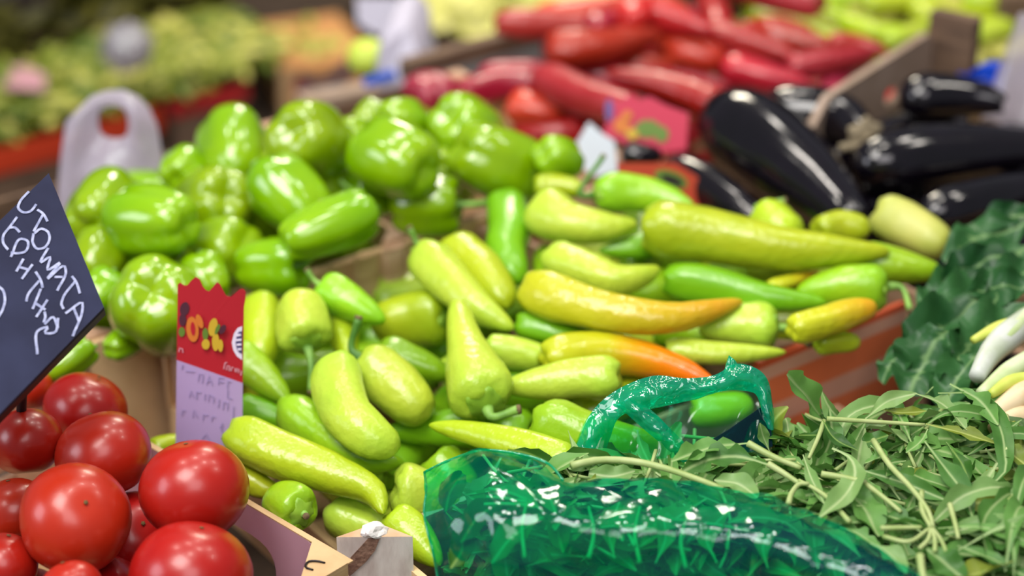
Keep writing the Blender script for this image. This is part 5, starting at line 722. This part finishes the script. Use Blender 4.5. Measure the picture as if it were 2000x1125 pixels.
def bell(name, label, c, R, yaw, tilt, lr, group, seed):
    c = V(c); R /= 10000; yw, tl = math.radians(yaw), math.radians(tilt)
    ax = Vector((math.cos(yw) * math.cos(tl), math.sin(yw) * math.cos(tl), math.sin(tl)))
    qt = ax.to_track_quat('Z', 'Y') @ Quaternion((0, 0, 1), seed * 1.3)
    t = empty(name, c - EZ * R, label, 'pepper', group)
    v, f, al = bellmesh(R, lr, seed); mesh('body', [qt @ x + c for x in v], f, M['bell'], t, attr={'along': al})
    cv, cf = calyx(Vector((0, 0, .62 * R * lr)), Vector((0, 0, 1)), Vector((1, 0, 0)), Vector((0, 1, 0)), R * .55, 5, .62, -.12); mesh('calyx', [qt @ x + c for x in cv], cf, M['calyx'], t)
    tp = .62 * R * lr; ln = R * (1.35 if 'long pale stalk' in label else .72)
    tv, tf = tube([Vector((0, 0, tp)), Vector((R * .06, 0, tp + ln * .6)), Vector((R * .28, R * .1, tp + ln))], [R * .15, R * .10, R * .12], 8, 8); mesh('stem', [qt @ x + c for x in tv], tf, M['stem'], t)
for i, (c, R, yaw, tilt, lr, lab) in enumerate(BELL): bell('bell_pepper', lab, c, R, yaw, tilt, lr, 'bell peppers', i + 1)
for i, (c, R, yaw, tilt, lr) in enumerate(BELLF):
    c = V(c); R /= 10000; v, f, al = bellmesh(R, lr, 60 + i, 24); qt = Quaternion((math.sin(yaw), math.cos(yaw), .3), math.radians(tilt + 40))
    o = mesh('bell_pepper', [qt @ x + c for x in v], f, M['bell'], None, attr={'along': al}, origin=tuple(c - EZ * R)); tag(o, 'bell pepper almost buried under the other bell peppers', 'pepper', 'buried bell peppers')
# tomatoes
def tommesh(R, seed, sides=36, rings=22):
    rnd = random.Random(seed * 7); ph = rnd.random() * 6; sq = .86 + .06 * rnd.random(); vs = []; fs = []; al = []
    for i in range(rings + 1):
        th = math.pi * i / rings
        for k in range(sides):
            a = 2 * math.pi * k / sides
            r = math.sin(th) ** .92; z = math.cos(th) * sq
            z -= .10 * math.exp(-(r / .22) ** 2) * (1 if z > 0 else -.25)
            r *= 1 + .025 * math.cos(5 * a + ph) * max(0, math.cos(th) + .4)
            p = Vector((r * math.cos(a), r * math.sin(a), z)) * R
            p *= 1 + .03 * noise.noise(p * 18 + Vector((seed * 2.2, 0, 0)))
            vs.append(p); al.append(i / rings)
    for i in range(rings):
        for k in range(sides): fs.append((i*sides+k, (i+1)*sides+k, (i+1)*sides+(k+1) % sides, i*sides+(k+1) % sides))
    return vs, fs, al
TAX = [(-.38, .55, -.75), (.15, -.3, -.95), (-.2, -.25, -.9), (.3, -.35, -.9), (.1, -.5, -.8), (-.4, -.2, -.9)]
for i, (c, R, lab) in enumerate(TOMATO):
    c = V(c); R /= 10000; ax = Vector(TAX[i % 6]).normalized(); qt = ax.to_track_quat('Z', 'Y')
    t = empty('tomato', c - EZ * R, lab, 'tomato', 'tomatoes')
    v, f, al = tommesh(R, i + 1); mesh('body', [qt @ x + c for x in v], f, M['tom'], t, attr={'along': al})
    s = c - ax * R * .90
    dv, df = calyx(s - ax * 0, -ax, qt @ Vector((1, 0, 0)), qt @ Vector((0, 1, 0)), .0019, 5, .9, .1); mesh('blossom_scar', dv, df, M['scar'], t)
    dv, df = calyx(c + ax * R * .80, ax, qt @ Vector((1, 0, 0)), qt @ Vector((0, 1, 0)), R * .30, 5, .8, -.05); mesh('calyx', dv, df, M['stem_d'], t)
for i, (c, R) in enumerate(TOMF):
    c = V(c); R /= 10000; v, f, al = tommesh(R, 40 + i, 22, 14)
    o = mesh('tomato', [x + c for x in v], f, M['tom'], None, attr={'along': al}, origin=tuple(c - EZ * R)); tag(o, 'tomato buried low in the tomato crate', 'tomato', 'buried tomatoes')
# ------------------------------------------------------------------ leaves
def leafgeo(pts, w, style, seed, up=(0, -.42, .9), nl=15, nx=6, fold=.22, wave=.16):
    rnd = random.Random(seed); ts = [i / (nl - 1) for i in range(nl)]; P = spline(pts, ts); T, A, B = frames(P, up); vs = []; fs = []; ac = []
    p1, p2, ln = rnd.random() * 6, rnd.random() * 6, rnd.uniform(3.2, 4.6); tw = rnd.uniform(-.5, .5)
    for i, t in enumerate(ts):
        if style == 'ovate': b = max(.07, math.sin(math.pi * min(1, t * .94 + .02)) ** .62 * (1 if t > .12 else t / .12))
        else: b = max(.09, (math.sin(math.pi * (t ** 1.15)) ** .75) * min(1, .14 + t * 2.0))
        for k in range(nx + 1):
            s = -1 + 2 * k / nx; bb_ = b
            if style == 'lobed':
                bb_ = b * (1 - .62 * max(0, math.cos(2 * math.pi * ln * t + (p1 if s > 0 else p1 + .7))) ** 1.5 * (1 if .1 < t < .78 else .25))
            x = s * w / 2 * bb_
            ca = math.cos(tw * t); sa = math.sin(tw * t); side = B[i] * ca + A[i] * sa; nr = A[i] * ca - B[i] * sa
            h = abs(s) ** 1.3 * w * fold * bb_ + wave * w * bb_ * abs(s) * math.sin(t * 13 + p1 + s * 1.5)
            vs.append(P[i] + side * x + nr * h); ac.append(abs(s) * bb_)
    for i in range(nl - 1):
        for k in range(nx): fs.append((i*(nx+1)+k, i*(nx+1)+k+1, (i+1)*(nx+1)+k+1, (i+1)*(nx+1)+k))
    return vs, fs, ac
LM = {'a': 'ar', 'p': 'arp', 'd': 'ard', 'y': 'ary'}
hp = [Vector((p[0] / 10000, p[1] / 10000)) for p in HEAP]
def inheap(x, y):
    c = False; n = len(hp)
    for i in range(n):
        a, b = hp[i], hp[(i + 1) % n]
        if (a.y > y) != (b.y > y) and x < (b.x - a.x) * (y - a.y) / (b.y - a.y) + a.x: c = not c
    return c
hc = sum(hp, Vector((0, 0))) / len(hp)
heap = empty('arugula_heap', Vector((hc.x, hc.y, .79)), 'loose heap of arugula spilling out of the teal bag at lower right', 'greens')
for i, (pts, w, st, col) in enumerate(LEAF):
    v, f, ac = leafgeo([V(p) for p in pts], w / 10000, st, i + 3); mesh('leaf', v, f, M[LM[col]], heap, attr={'across': ac})
for pts, r in STALK:
    v, f = tube([V(p) for p in pts], [r / 10000 * 1.15, r / 10000, r / 10000 * .8], 7, 14); mesh('stalk', v, f, M['stalk'], heap)
protos = []
for i in range(16):
    rnd = random.Random(500 + i); L_ = rnd.uniform(.045, .09); w = rnd.uniform(.011, .023); cu = rnd.uniform(-.35, .35); dz = rnd.uniform(.0, .25)
    pts = [Vector((-L_/2, 0, -dz * L_ * .3)), Vector((-L_*.1, cu * L_ * .35, dz * L_ * .35)), Vector((L_*.25, cu * L_ * .3, dz * L_ * .25)), Vector((L_/2, -cu * L_ * .2, -dz * L_ * .6))]
    v, f, ac = leafgeo(pts, w, ['lance', 'lobed', 'lobed'][i % 3], 900 + i, (0, 0, 1), 11, 4)
    me = bpy.data.meshes.new('leaf'); me.from_pydata([tuple(x) for x in v], [], f); me.materials.append(M[['ar', 'ar', 'arp', 'ard', 'ar', 'arp', 'ar', 'ary'][i % 8]])
    me.polygons.foreach_set('use_smooth', [True] * len(me.polygons)); at = me.attributes.new('across', 'FLOAT', 'POINT'); at.data.foreach_set('value', ac); protos.append((me, v, f, ac))
xs = [p.x for p in hp]; ys = [p.y for p in hp]
def spot(rnd):
    while True:
        x, y = rnd.uniform(min(xs), max(xs)), rnd.uniform(min(ys), max(ys))
        if inheap(x, y): return x, y
fp_ = []
for r0, r1 in zip(FRONT, FRONT[1:]):
    for a0, a1, b0, b1 in zip(r0, r0[1:], r1, r1[1:]):
        for s in (0, .33, .67):
            for t in (0, .25, .5, .75): fp_.append(V(a0).lerp(V(a1), s).lerp(V(b0).lerp(V(b1), s), t))
def surf(x, y):
    """top of the leaf heap; inside the bag it stays under the film"""
    z = .868 + .012 * noise.noise(Vector((x * 9, y * 9, 3.3)))
    near = [p.z for p in fp_ if abs(p.x - x) < .034 and abs(p.y - y) < .034]
    return min(z, min(near) - .022) if near else z
rnd = random.Random(78)
for i in range(46):
    x, y = spot(rnd); a = rnd.uniform(0, 6.28); L_ = rnd.uniform(.03, .058); z = surf(x, y); ar_ = rnd.uniform(.008, .026); d = Vector((math.cos(a), math.sin(a), 0)) * L_; s = Vector((-d.y, d.x, 0)) * rnd.uniform(-.6, .6); c = Vector((x, y, z))
    if (x - O0.x) * E2.x + (y - O0.y) * E2.y > -.17: continue
    if any(abs(p.x - x) < .07 and abs(p.y - y) < .07 for p in fp_): continue
    pts = [c - d, c - d * .4 + s * .6 + EZ * ar_, c + d * .35 + s + EZ * ar_ * .9, c + d + s * .3 - EZ * .004]
    v, f, ac = leafgeo(pts, rnd.uniform(.009, .02), ['lance', 'lobed'][i % 2], 1300 + i); mesh('leaf', v, f, M[['ar', 'arp', 'ar', 'ard', 'arp', 'ar'][i % 6]], heap, attr={'across': ac})
rnd = random.Random(77)
for i in range(205):
    x, y = spot(rnd); me = protos[rnd.randrange(16)][0]
    o = bpy.data.objects.new('leaf', me); COL.objects.link(o); o.parent = heap
    o.location = Vector((x, y, surf(x, y) - rnd.uniform(.002, .014))) - heap.location
    o.rotation_euler = (rnd.gauss(0, .6), rnd.gauss(0, .4), rnd.uniform(0, 6.28)); s = rnd.uniform(.75, 1.2); o.scale = (s, s, s)
vs = []; fs = []; ac = []; mi = []
for i in range(1500):
    x, y = spot(rnd); k = rnd.randrange(16); me, v, f, a = protos[k]
    mt = Matrix.Translation((x, y, surf(x, y) - rnd.uniform(.008, .06))) @ Matrix.Rotation(rnd.uniform(0, 6.28), 4, 'Z') @ Matrix.Rotation(rnd.gauss(0, .5), 4, 'X') @ Matrix.Rotation(rnd.gauss(0, .35), 4, 'Y')
    o_ = len(vs); vs += [mt @ q for q in v]; fs += [tuple(q + o_ for q in g) for g in f]; ac += a; mi += [[0, 0, 1, 2][k % 4]] * len(f)
tag(mesh('under_leaves', vs, fs, [M['ar'], M['arp'], M['ard']], heap, attr={'across': ac}, matidx=mi), kind='stuff')
vs = []; fs = []
for i in range(130):
    x, y = spot(rnd); a = rnd.uniform(0, 6.28); l = rnd.uniform(.02, .05); z = surf(x, y) - rnd.uniform(.0, .02); d = Vector((math.cos(a), math.sin(a), rnd.uniform(-.2, .2))) * l; s = Vector((-d.y, d.x, l * .4)) * rnd.uniform(-.3, .3); c = Vector((x, y, z))
    tv, tf = tube([c - d, c + s, c + d], [.0016, .0013], 5, 6); o_ = len(vs); vs += tv; fs += [tuple(q + o_ for q in g) for g in tf]
tag(mesh('thin_stalks', vs, fs, M['stalk'], heap), kind='stuff')
# dark leaves with white stalks at the right edge
dk = empty('dark_leaf_bunch', AB(.80, -.19, .80), 'bunch of crinkled dark green leaves with white stalks hanging over the crate at right', 'greens')
for i, (pts, w) in enumerate(DLEAF):
    v, f, ac = leafgeo([V(p) for p in pts], w / 10000, 'ovate', 300 + i, (-.3, -.6, .75), 20, 10, .16, .22)
    v = [x + Vector((0, 0, 1)) * .010 * noise.noise(x * 42) + Vector((0, -1, 0)) * .005 * noise.noise(x * 90) for x in v]
    mesh('leaf', v, f, M['dl'], dk, attr={'across': [min(q * 1.6, .05 + abs(((k // 11) / 19 * 6 - q * 1.4) % 1 - .5) * 1.3) for k, q in enumerate(ac)]})
for pts, r, c in DSTALK:
    v, f = tube([V(p) for p in pts], [r / 10000 * .55, r / 10000, r / 10000 * .9], 10, 12); mesh('stalk', v, f, M['ds' + c], dk)
# ------------------------------------------------------------------ teal bag
def sheet(name, grid, mat, parent, sub=6, amp=.0035, seed=0, fine=.16):
    rows = len(grid); g = [[V(p) for p in r] for r in grid]
    nu = (len(g[0]) - 1) * sub + 1; nv = (rows - 1) * sub + 1
    R1 = [spline(r, [i / (nu - 1) for i in range(nu)]) for r in g]
    cols = [spline([R1[k][i] for k in range(rows)], [j / (nv - 1) for j in range(nv)]) for i in range(nu)]
    vs = []; fs = []
    for i in range(nu):
        for j in range(nv):
            p = cols[i][j]
            a = cols[min(i+1, nu-1)][j] - cols[max(i-1, 0)][j]; b = cols[i][min(j+1, nv-1)] - cols[i][max(j-1, 0)]
            n = a.cross(b).normalized()
            q = p + Vector((seed, seed * .7, 0)) ; d = 0
            for fr, am in ((14, 1.0), (30, .45), (70, fine)): d += am * (abs(noise.noise(q * fr)) - .25)
            vs.append(p + n * amp * d)
    for i in range(nu - 1):
        for j in range(nv - 1): fs.append((i*nv+j, (i+1)*nv+j, (i+1)*nv+j+1, i*nv+j+1))
    return mesh(name, vs, fs, mat, parent)
bag = empty('teal_plastic_bag', V(FRONT[3][5]), 'crumpled translucent teal plastic bag with its mouth open around the arugula', 'bag')
sheet('front_film', FRONT, M['teal'], bag, 7, .010, 1)
lip = [V(p) for p in FRONT[0]]; v, f = tube(lip[:6], [.0011, .0011], 6, 40); tag(mesh('lit_lip_strip', v, f, M['teal_hem'], bag), 'added bright strip drawing the lit upper edge of the bag')  # thin tube added to draw the lit edge along the lip
v, f = tube([V(r[0]) for r in FRONT], [.0010, .0010], 6, 30); tag(mesh('lit_side_strip', v, f, M['teal_hem'], bag), 'added bright strip drawing the lit side of the bag')  # thin tube added to draw the lit left edge of the film
sheet('back_film', BACK, M['teal_thin'], bag, 6, .003, 2)
tag(sheet('rolled_hem', HEM, M['teal_hem'], bag, 8, .0042, 3, .14), 'rolled shiny mouth hem of the teal bag')
sheet('crease', FOLD, M['teal_hem'], bag, 5, .002, 4)
v, f = prism([V(p) for p in NAVY], (0, .0006, .0003)); tag(mesh('doubled_shaded_film', v, f, M['teal_navy'], bag, False), 'doubled part of the film, tinted darker for the shade behind it')
v, f = prism([V(p) for p in SPIKE[0]], (0, .002, .001)); mesh('torn_corner', v, f, M['teal_hem'], bag, False)
# ------------------------------------------------------------------ signs
def flat(name, pts, mat, nrm, th, parent=None, smooth=False, origin=None):
    v, f = prism([V(p) for p in pts], Vector(nrm) * -th); return mesh(name, v, f, mat, parent, False, origin=origin)
nb = Vector(BOARDN); bp_ = [V(p) for p in BOARD]
sign = empty('chalkboard_sign', bp_[2], 'tilted slate price sign chalked with white Greek letters over the tomatoes', 'sign')
v, f = prism(bp_, -nb * .004); mesh('slate_face', v, f, M['slate'], sign, False)
cb = sum(bp_, Vector()) / 4
v, f = prism([cb + (p - cb) * 1.004 - nb * .0042 for p in bp_], -nb * .011); tag(mesh('board_edge', v, f, M['frame'], sign, False), 'black backing board edge')
v, f = tube([cb - nb * .014, cb - nb * .05 + Vector((0, .01, -.05)), cb + Vector((-.02, .06, -.16))], [.004, .004], 8, 6); mesh('stake', v, f, M['frame'], sign)
def chal(pts): return spline([V(p) for p in pts], [i / (4 * (len(pts) - 1)) for i in range(4 * (len(pts) - 1) + 1)]) if len(pts) > 2 else [V(p) for p in pts]
v, f = merge([ribbon(chal(s), .0020, nb, .0002) for s in CHALK]); tag(mesh('chalk_lettering', v, f, M['chalk'], sign, False), 'white chalk lettering')
nt_ = Vector(TAGN)
tg = empty('paper_price_tag', V(TAG_WHITE[3]), 'torn-topped red and lilac-white paper price tag standing among the tomatoes', 'sign')
flat('red_head', TAG_RED, M['tagred'], nt_, .0006, tg); flat('writing_field', TAG_WHITE, M['tagwhite'], nt_, .0006, tg)
for c, pts in TAG_DEC: flat('fruit_print', pts, M[c], nt_, .0003, tg)
flat('oval_emblem', TAG_OVAL, M['ovalwhite'], nt_, .0003, tg); flat('oval_emblem', TAG_OVAL2, M['ink'], nt_, .0003, tg)
v, f = merge([ribbon([V(p) for p in s], .0018, nt_, .0002) for s in TAG_OVL]); mesh('emblem_lines', v, f, M['ovalwhite'], tg, False)
v, f = merge([ribbon([V(p) for p in s], .0011, nt_, .0002) for s in TAG_WL]); mesh('small_lettering', v, f, M['pinkwhite'], tg, False)
v, f = merge([ribbon([V(p) for p in s], .0010, nt_, .0002) for s in TAG_HAND]); mesh('handwriting', v, f, M['hand'], tg, False)
nr = Vector(REARN)
rt = empty('rear_price_tag', V(REAR_WHITE[3]), 'blurred red and white price tag leaning between the red peppers and eggplants', 'sign')
flat('red_picture', REAR_RED, M['poster'], nr, .0008, rt); flat('white_field', REAR_WHITE, M['whitecard'], nr, .0012, rt)
for c, pts in REAR_DEC: flat('fruit_print', pts, M[c], nr, .0003, rt)
no_ = Vector(ORN)
ot = empty('orange_label', V(ORANGE[3]), 'dark orange printed label with a green oval in front of the eggplants', 'label')
flat('label_sheet', ORANGE, M['orangecard'], no_, .0015, ot)
for c, pts in OR_DEC: flat('oval_print', pts, M[c], no_, .0003, ot)
# ------------------------------------------------------------------ white carrier bag behind the bell peppers
nbg = Vector(BAGN)
wb = empty('white_carrier_bag', (V(BAG[0][0]) + V(BAG[0][13])) / 2, 'white plastic carrier bag with a loop handle standing behind the bell peppers', 'bag')
def bagsheet(side):
    o_ = [V(p) for p in BAG[0]]; h_ = [V(p) for p in BAG[1]]; n = len(o_); K = 7; vs = []; fs = []
    # hole loop listed in step with the outline
    for k in range(K):
        t = k / (K - 1)
        for i in range(n):
            p = h_[i].lerp(o_[i], t); bul = math.sin(math.pi * t) * .018
            cr = .012 * math.sin(p.x * 90 + math.sin(p.z * 40) * 1.5) * math.sin(math.pi * t) ** .5
            vs.append(p + nbg * side * (bul + cr * side) - nbg * .004 * (1 - side))
    for k in range(K - 1):
        for i in range(n): fs.append((k*n+i, k*n+(i+1) % n, (k+1)*n+(i+1) % n, (k+1)*n+i))
    return vs, fs
for nm, s in (('front_film', 1), ('back_film', -1)):
    v, f = bagsheet(s); mesh(nm, v, f, M['white_film'], wb)
# ------------------------------------------------------------------ far background
D0 = Vector((-.757, 2.696, 0))
def FS(a, b, z): return D0 + E1 * a + E2 * b + EZ * z
def bin_(name, label, a, l, d, z0, h, mat, b0=0, rim=None, band=0):
    t = empty(name, FS(a, b0, z0), label, 'crate')
    for p, x, y in ((FS(a, b0, z0), E1 * l, E2 * .008), (FS(a, b0 + d, z0), E1 * l, E2 * .008), (FS(a, b0 + .008, z0), E1 * .008, E2 * (d - .008)), (FS(a + l - .008, b0 + .008, z0), E1 * .008, E2 * (d - .008))):
        v, f = box(p, x, y, EZ * h); mesh('side_panel', v, f, mat, t, False)
    v, f = box(FS(a + .008, b0 + .008, z0), E1 * (l - .016), E2 * (d - .016), EZ * .006); mesh('bottom_panel', v, f, mat, t, False)
    v, f = box(FS(a - .004, b0 - .006, z0 + h), E1 * (l + .008), E2 * .016, EZ * (.012 - band)); mesh('rim', v, f, rim or mat, t, False)
bin_('plastic_crate', 'orange-red plastic crate at the left edge holding far green produce', -.18, .44, .42, .40, .10, M['wood_d'], 0, M['redcrate'], .05)
bin_('plastic_crate', 'crimson plastic crate of far green produce right of the white carrier bag', .285, .13, .42, .40, .10, M['wood_d'], 0, M['redcrate2'], .035)
bin_('wooden_bin', 'wooden bin of pale greens at the bright top middle', .82, .52, .50, .40, .11, M['wood_d'], -.21)

def podheap(name, label, a0, a1, b0, b1, zf, n, mats, seed, L=.05, R=.008, leafy=False):
    rnd = random.Random(seed); vs = []; fs = []; mi = []; ac = []
    for i in range(n):
        a, b = rnd.uniform(a0, a1), rnd.uniform(b0, b1); c = FS(a, b, zf(a, b) + rnd.uniform(-.02, .01)); th = rnd.uniform(0, 6.28); l = L * rnd.uniform(.7, 1.3)
        d = Vector((math.cos(th), math.sin(th), rnd.uniform(-.4, .4))) * l / 2; s = Vector((-d.y, d.x, rnd.uniform(0, .3) * l)) * rnd.uniform(-.3, .3)
        if leafy: v, f, q = leafgeo([c - d, c + s, c + d], R * 2, 'ovate', i, (0, -.4, .9), 6, 4); ac += q
        else: v, f = tube([c - d, c + s, c + d], [R * .25, R, R, R * .3], 6, 6); ac += [1.0] * len(v)
        o_ = len(vs); vs += v; fs += [tuple(q + o_ for q in g) for g in f]; mi += [rnd.randrange(len(mats))] * len(f)
    o = mesh(name, vs, fs, mats, None, attr={'across': ac}, matidx=mi, origin=tuple(FS((a0 + a1) / 2, (b0 + b1) / 2, .41))); tag(o, label, 'greens', kind='stuff')
pods = [M['pod1'], M['pod2'], M['pod3'], M['pod1']]
podheap('green_pods', 'heap of far green pods behind the orange-red crate', -.25, .27, .02, .20, lambda a, b: .52 + b * .16, 420, pods, 1, .065, .012)
podheap('green_pods', 'heap of far green pods above the crimson crate', .28, .50, .02, .20, lambda a, b: .52 + b * .16, 260, pods, 2, .065, .012)
podheap('pale_greens', 'loose pale yellow-green salad heap at the bright top middle', .78, 1.32, -.22, .30, lambda a, b: .54 + (b + .2) * .16, 420, [M['pal'], M['pal'], M['pod2']], 4, .12, .04, True)
podheap('leafy_greens', 'dark olive leafy greens heaped at the top left corner', -.25, .55, .21, .62, lambda a, b: .57 + (b - .2) * .45, 300, [M['dlfar']], 5, .11, .03, True)
qa, qb = V(CARTON[0]) - D0, V(CARTON[1]) - D0
CARA = (qa.dot(E1) + .03, qb.dot(E1) - .0); CARB = (min(qa.dot(E2), qb.dot(E2)) + .06, max(qa.dot(E2), qb.dot(E2)) + .17)
podheap('green_pods', 'heap of far green pods filling the carton', CARA[0], CARA[1], CARB[0], CARB[1], lambda a, b: .478, 130, [M['pod1'], M['pod2'], M['pod2']], 8, .065, .012)
# carton, sack, cards, tray
def at(p): return V(p)
ct = empty('printed_carton', V(CARTON[0]), 'tan cardboard carton with a dark blue swoosh print at the upper middle', 'box')
cA, cB = V(CARTON[0]), V(CARTON[1]); cx_ = (cB - cA); cx_.z = 0; cn = Vector((cx_.y, -cx_.x, 0)).normalized()
v, f = box(cA, cx_, -cn * .22, EZ * .082); mesh('body', v, f, M['cardboard'], ct, False)
v, f = box(cA + cn * .003 - cx_.normalized() * .004, cx_.normalized() * .018, cn * .004, EZ * .086); mesh('corner_strip', v, f, M['wood'], ct, False)
def oncar(s, h): return cA + cx_ * s + EZ * h + cn * .0008
sw = [oncar(.16 + .8 * i / 9, .062 - .03 * math.sin(math.pi * i / 7) + .003 * i) for i in range(10)]
v, f = ribbon(sw, .022, cn, .0006); mesh('swoosh_print', v, f, M['navy'], ct, False)
v, f = ribbon([oncar(.14, .050), oncar(.2, .042), oncar(.27, .038)], .014, cn, .0008); mesh('red_print', v, f, M['redcrate2'], ct, False)
v, f = box(V(TAUPE[0]), V(TAUPE[1]) - V(TAUPE[0]), Vector((-.015, .03, 0)), EZ * .018); tag(mesh('taupe_board', v, f, M['wood_t'], smooth=False), 'taupe board lying in front of the carton behind the bell peppers', 'board')
sk = empty('white_paper_sack', V(SACK[0]), 'white paper sack with a bright blue stripe behind the bell peppers', 'bag')
sp_ = [V(p) for p in SACK]; back = Vector((.01, .09, .01))
vs = []; fs = []
n = len(sp_)
for k in range(5):
    t = k / 4; c = sum(sp_, Vector()) / n
    vs += [c + (p - c) * (1 - .12 * (2 * t - 1) ** 2) + back * t + Vector((0, -.012 * math.sin(p.z * 90 + p.x * 60), 0)) for p in sp_]
for k in range(4):
    for i in range(n): fs.append((k*n+i, k*n+(i+1) % n, (k+1)*n+(i+1) % n, (k+1)*n+i))
fs.append(tuple(range(n))[::-1]); fs.append(tuple(4*n + i for i in range(n)))
mesh('body', vs, fs, M['paper'], sk, False)
v, f = ribbon([V(p) + Vector((0, -.010, .002)) for p in SACKBLUE], .012, (0, -1, .2), .003); mesh('blue_stripe', v, f, M['blueprint'], sk, False)
v, f, al = tommesh(.026, 90, 24, 16); c = V(LIME); o = mesh('lime_fruit', [x + c for x in v], f, M['lime'], None, attr={'along': al}, origin=tuple(c - EZ * .023)); tag(o, 'round yellow-green fruit in front of the white sack', 'fruit')
def card(name, label, pts, mat, cat='sign', nrm=(0, -.9, .4), th=.0015):
    o = flat(name, pts, M[mat], Vector(nrm).normalized(), th, None, origin=tuple(V(pts[0]))); tag(o, label, cat)
card('white_card', 'small white card above the white sack at the top edge', WCARD, 'paper')
card('pink_card', 'small pinkish card in the far green pods at the left edge', PCARD, 'pinkcard')
bm = bmesh.new(); bmesh.ops.create_icosphere(bm, subdivisions=4, radius=.034); c = V(CLEAR)
for w in bm.verts:
    d = w.co.copy(); w.co = d * (1 + .35 * abs(noise.noise(d * 60)) + .2 * noise.noise(d * 120)); w.co.z *= .95
o = mesh('crumpled_clear_bag', [w.co + c for w in bm.verts], [tuple(x.index for x in p.verts) for p in bm.faces], M['clear'], None, origin=tuple(c - EZ * .03)); bm.free(); tag(o, 'crumpled clear plastic bag glinting on the far green pods', 'bag')
# tray of brown nuts behind the bell crates
ty = empty('nut_tray', AB(.0, .735, Z0), 'dark shallow tray of small brown produce behind the bell peppers', 'crate')
for p, x, y in ((AB(-.08, .735, Z0), E1 * .62, E2 * .006), (AB(-.08, .925, Z0), E1 * .62, E2 * .006), (AB(-.08, .741, Z0), E1 * .006, E2 * .184), (AB(.534, .741, Z0), E1 * .006, E2 * .184)):
    v, f = box(p, x, y, EZ * .035); mesh('side_panel', v, f, M['wood_d'], ty, False)
v, f = box(AB(-.074, .741, Z0), E1 * .608, E2 * .184, EZ * .005); mesh('bottom_panel', v, f, M['wood_d'], ty, False)
vs = []; fs = []; rnd = random.Random(9)
for i in range(700):
    c = AB(rnd.uniform(-.06, .52), rnd.uniform(.755, .91), Z0 + .012 + rnd.uniform(0, .03)); r = rnd.uniform(.008, .012)
    tv, tf = tube([c - Vector((r, 0, 0)), c, c + Vector((r, 0, 0))], [r * .3, r, r, r * .3], 6, 6); o_ = len(vs); vs += tv; fs += [tuple(q + o_ for q in g) for g in tf]
tag(mesh('small_brown_produce', vs, fs, M['nut'], ty), kind='stuff')
# far yellow-green crate, posts, blue and grey plastic at the upper right
fy = crate('far_pepper_crate', 'dark crate under the far yellow-green peppers at the top right', AB(1.05, .19, 0), E1, E2, .40, .62, Z0, .75, {k: ('wood_d', None, 2) for k in ('x0', 'x1', 'y0', 'y1')})
vs = []; fs = []
for q0, q1, r in FARFILL:
    a, b = V(q0), V(q1); tv, tf = tube([a, (a + b) / 2 + Vector((0, 0, .006)), b], [r * .5, r, r * .8, r * .2], 8, 8); o_ = len(vs); vs += tv; fs += [tuple(q + o_ for q in g) for g in tf]
o = mesh('far_pepper_mass', vs, fs, [M['pod2']], None, origin=tuple(AB(1.25, .4, .76))); tag(o, 'mass of far peppers under the yellow-green ones', 'pepper', kind='stuff')
for (p, w, h, lab) in FPOST:
    p = V(p); v, f = box(Vector((p.x - w/2, p.y, Z0)), (w, 0, 0), (0, .04, 0), (0, 0, h - Z0)); tag(mesh('wooden_post', v, f, M['wood_d'], smooth=False, origin=(p.x, p.y, Z0)), lab, 'post')
bf = [V(p) for p in BLUE]
vs = []; fs = []; nn = 9
for i in range(nn):
    for j in range(nn):
        s, t = i / (nn - 1), j / (nn - 1); p = bf[0].lerp(bf[1], s).lerp(bf[3].lerp(bf[2], s), t); vs.append(p + Vector((0, .02 * noise.noise(p * 30), .018 * noise.noise(p * 26 + Vector((4, 0, 0))))))
for i in range(nn - 1):
    for j in range(nn - 1): fs.append((i*nn+j, (i+1)*nn+j, (i+1)*nn+j+1, i*nn+j+1))
tag(mesh('blue_plastic_sheet', vs, fs, M['bluefilm'], origin=tuple(bf[3])), 'bright blue plastic sheet crumpled behind the eggplants', 'bag')
gf = [V(p) for p in GREYF]; vs = []; fs = []; nn = 12
for i in range(nn):
    for j in range(nn):
        s, t = i / (nn - 1), j / (nn - 1); p = gf[0].lerp(gf[1], s).lerp(gf[3].lerp(gf[2], s), t); vs.append(p + Vector((0, .02 * math.sin(s * 9 + t), 0)))
for i in range(nn - 1):
    for j in range(nn - 1): fs.append((i*nn+j, (i+1)*nn+j, (i+1)*nn+j+1, i*nn+j+1))
tag(mesh('grey_plastic_bag', vs, fs, M['white_film'], origin=tuple(gf[3])), 'grey translucent plastic bag standing at the right edge behind the eggplants', 'bag')
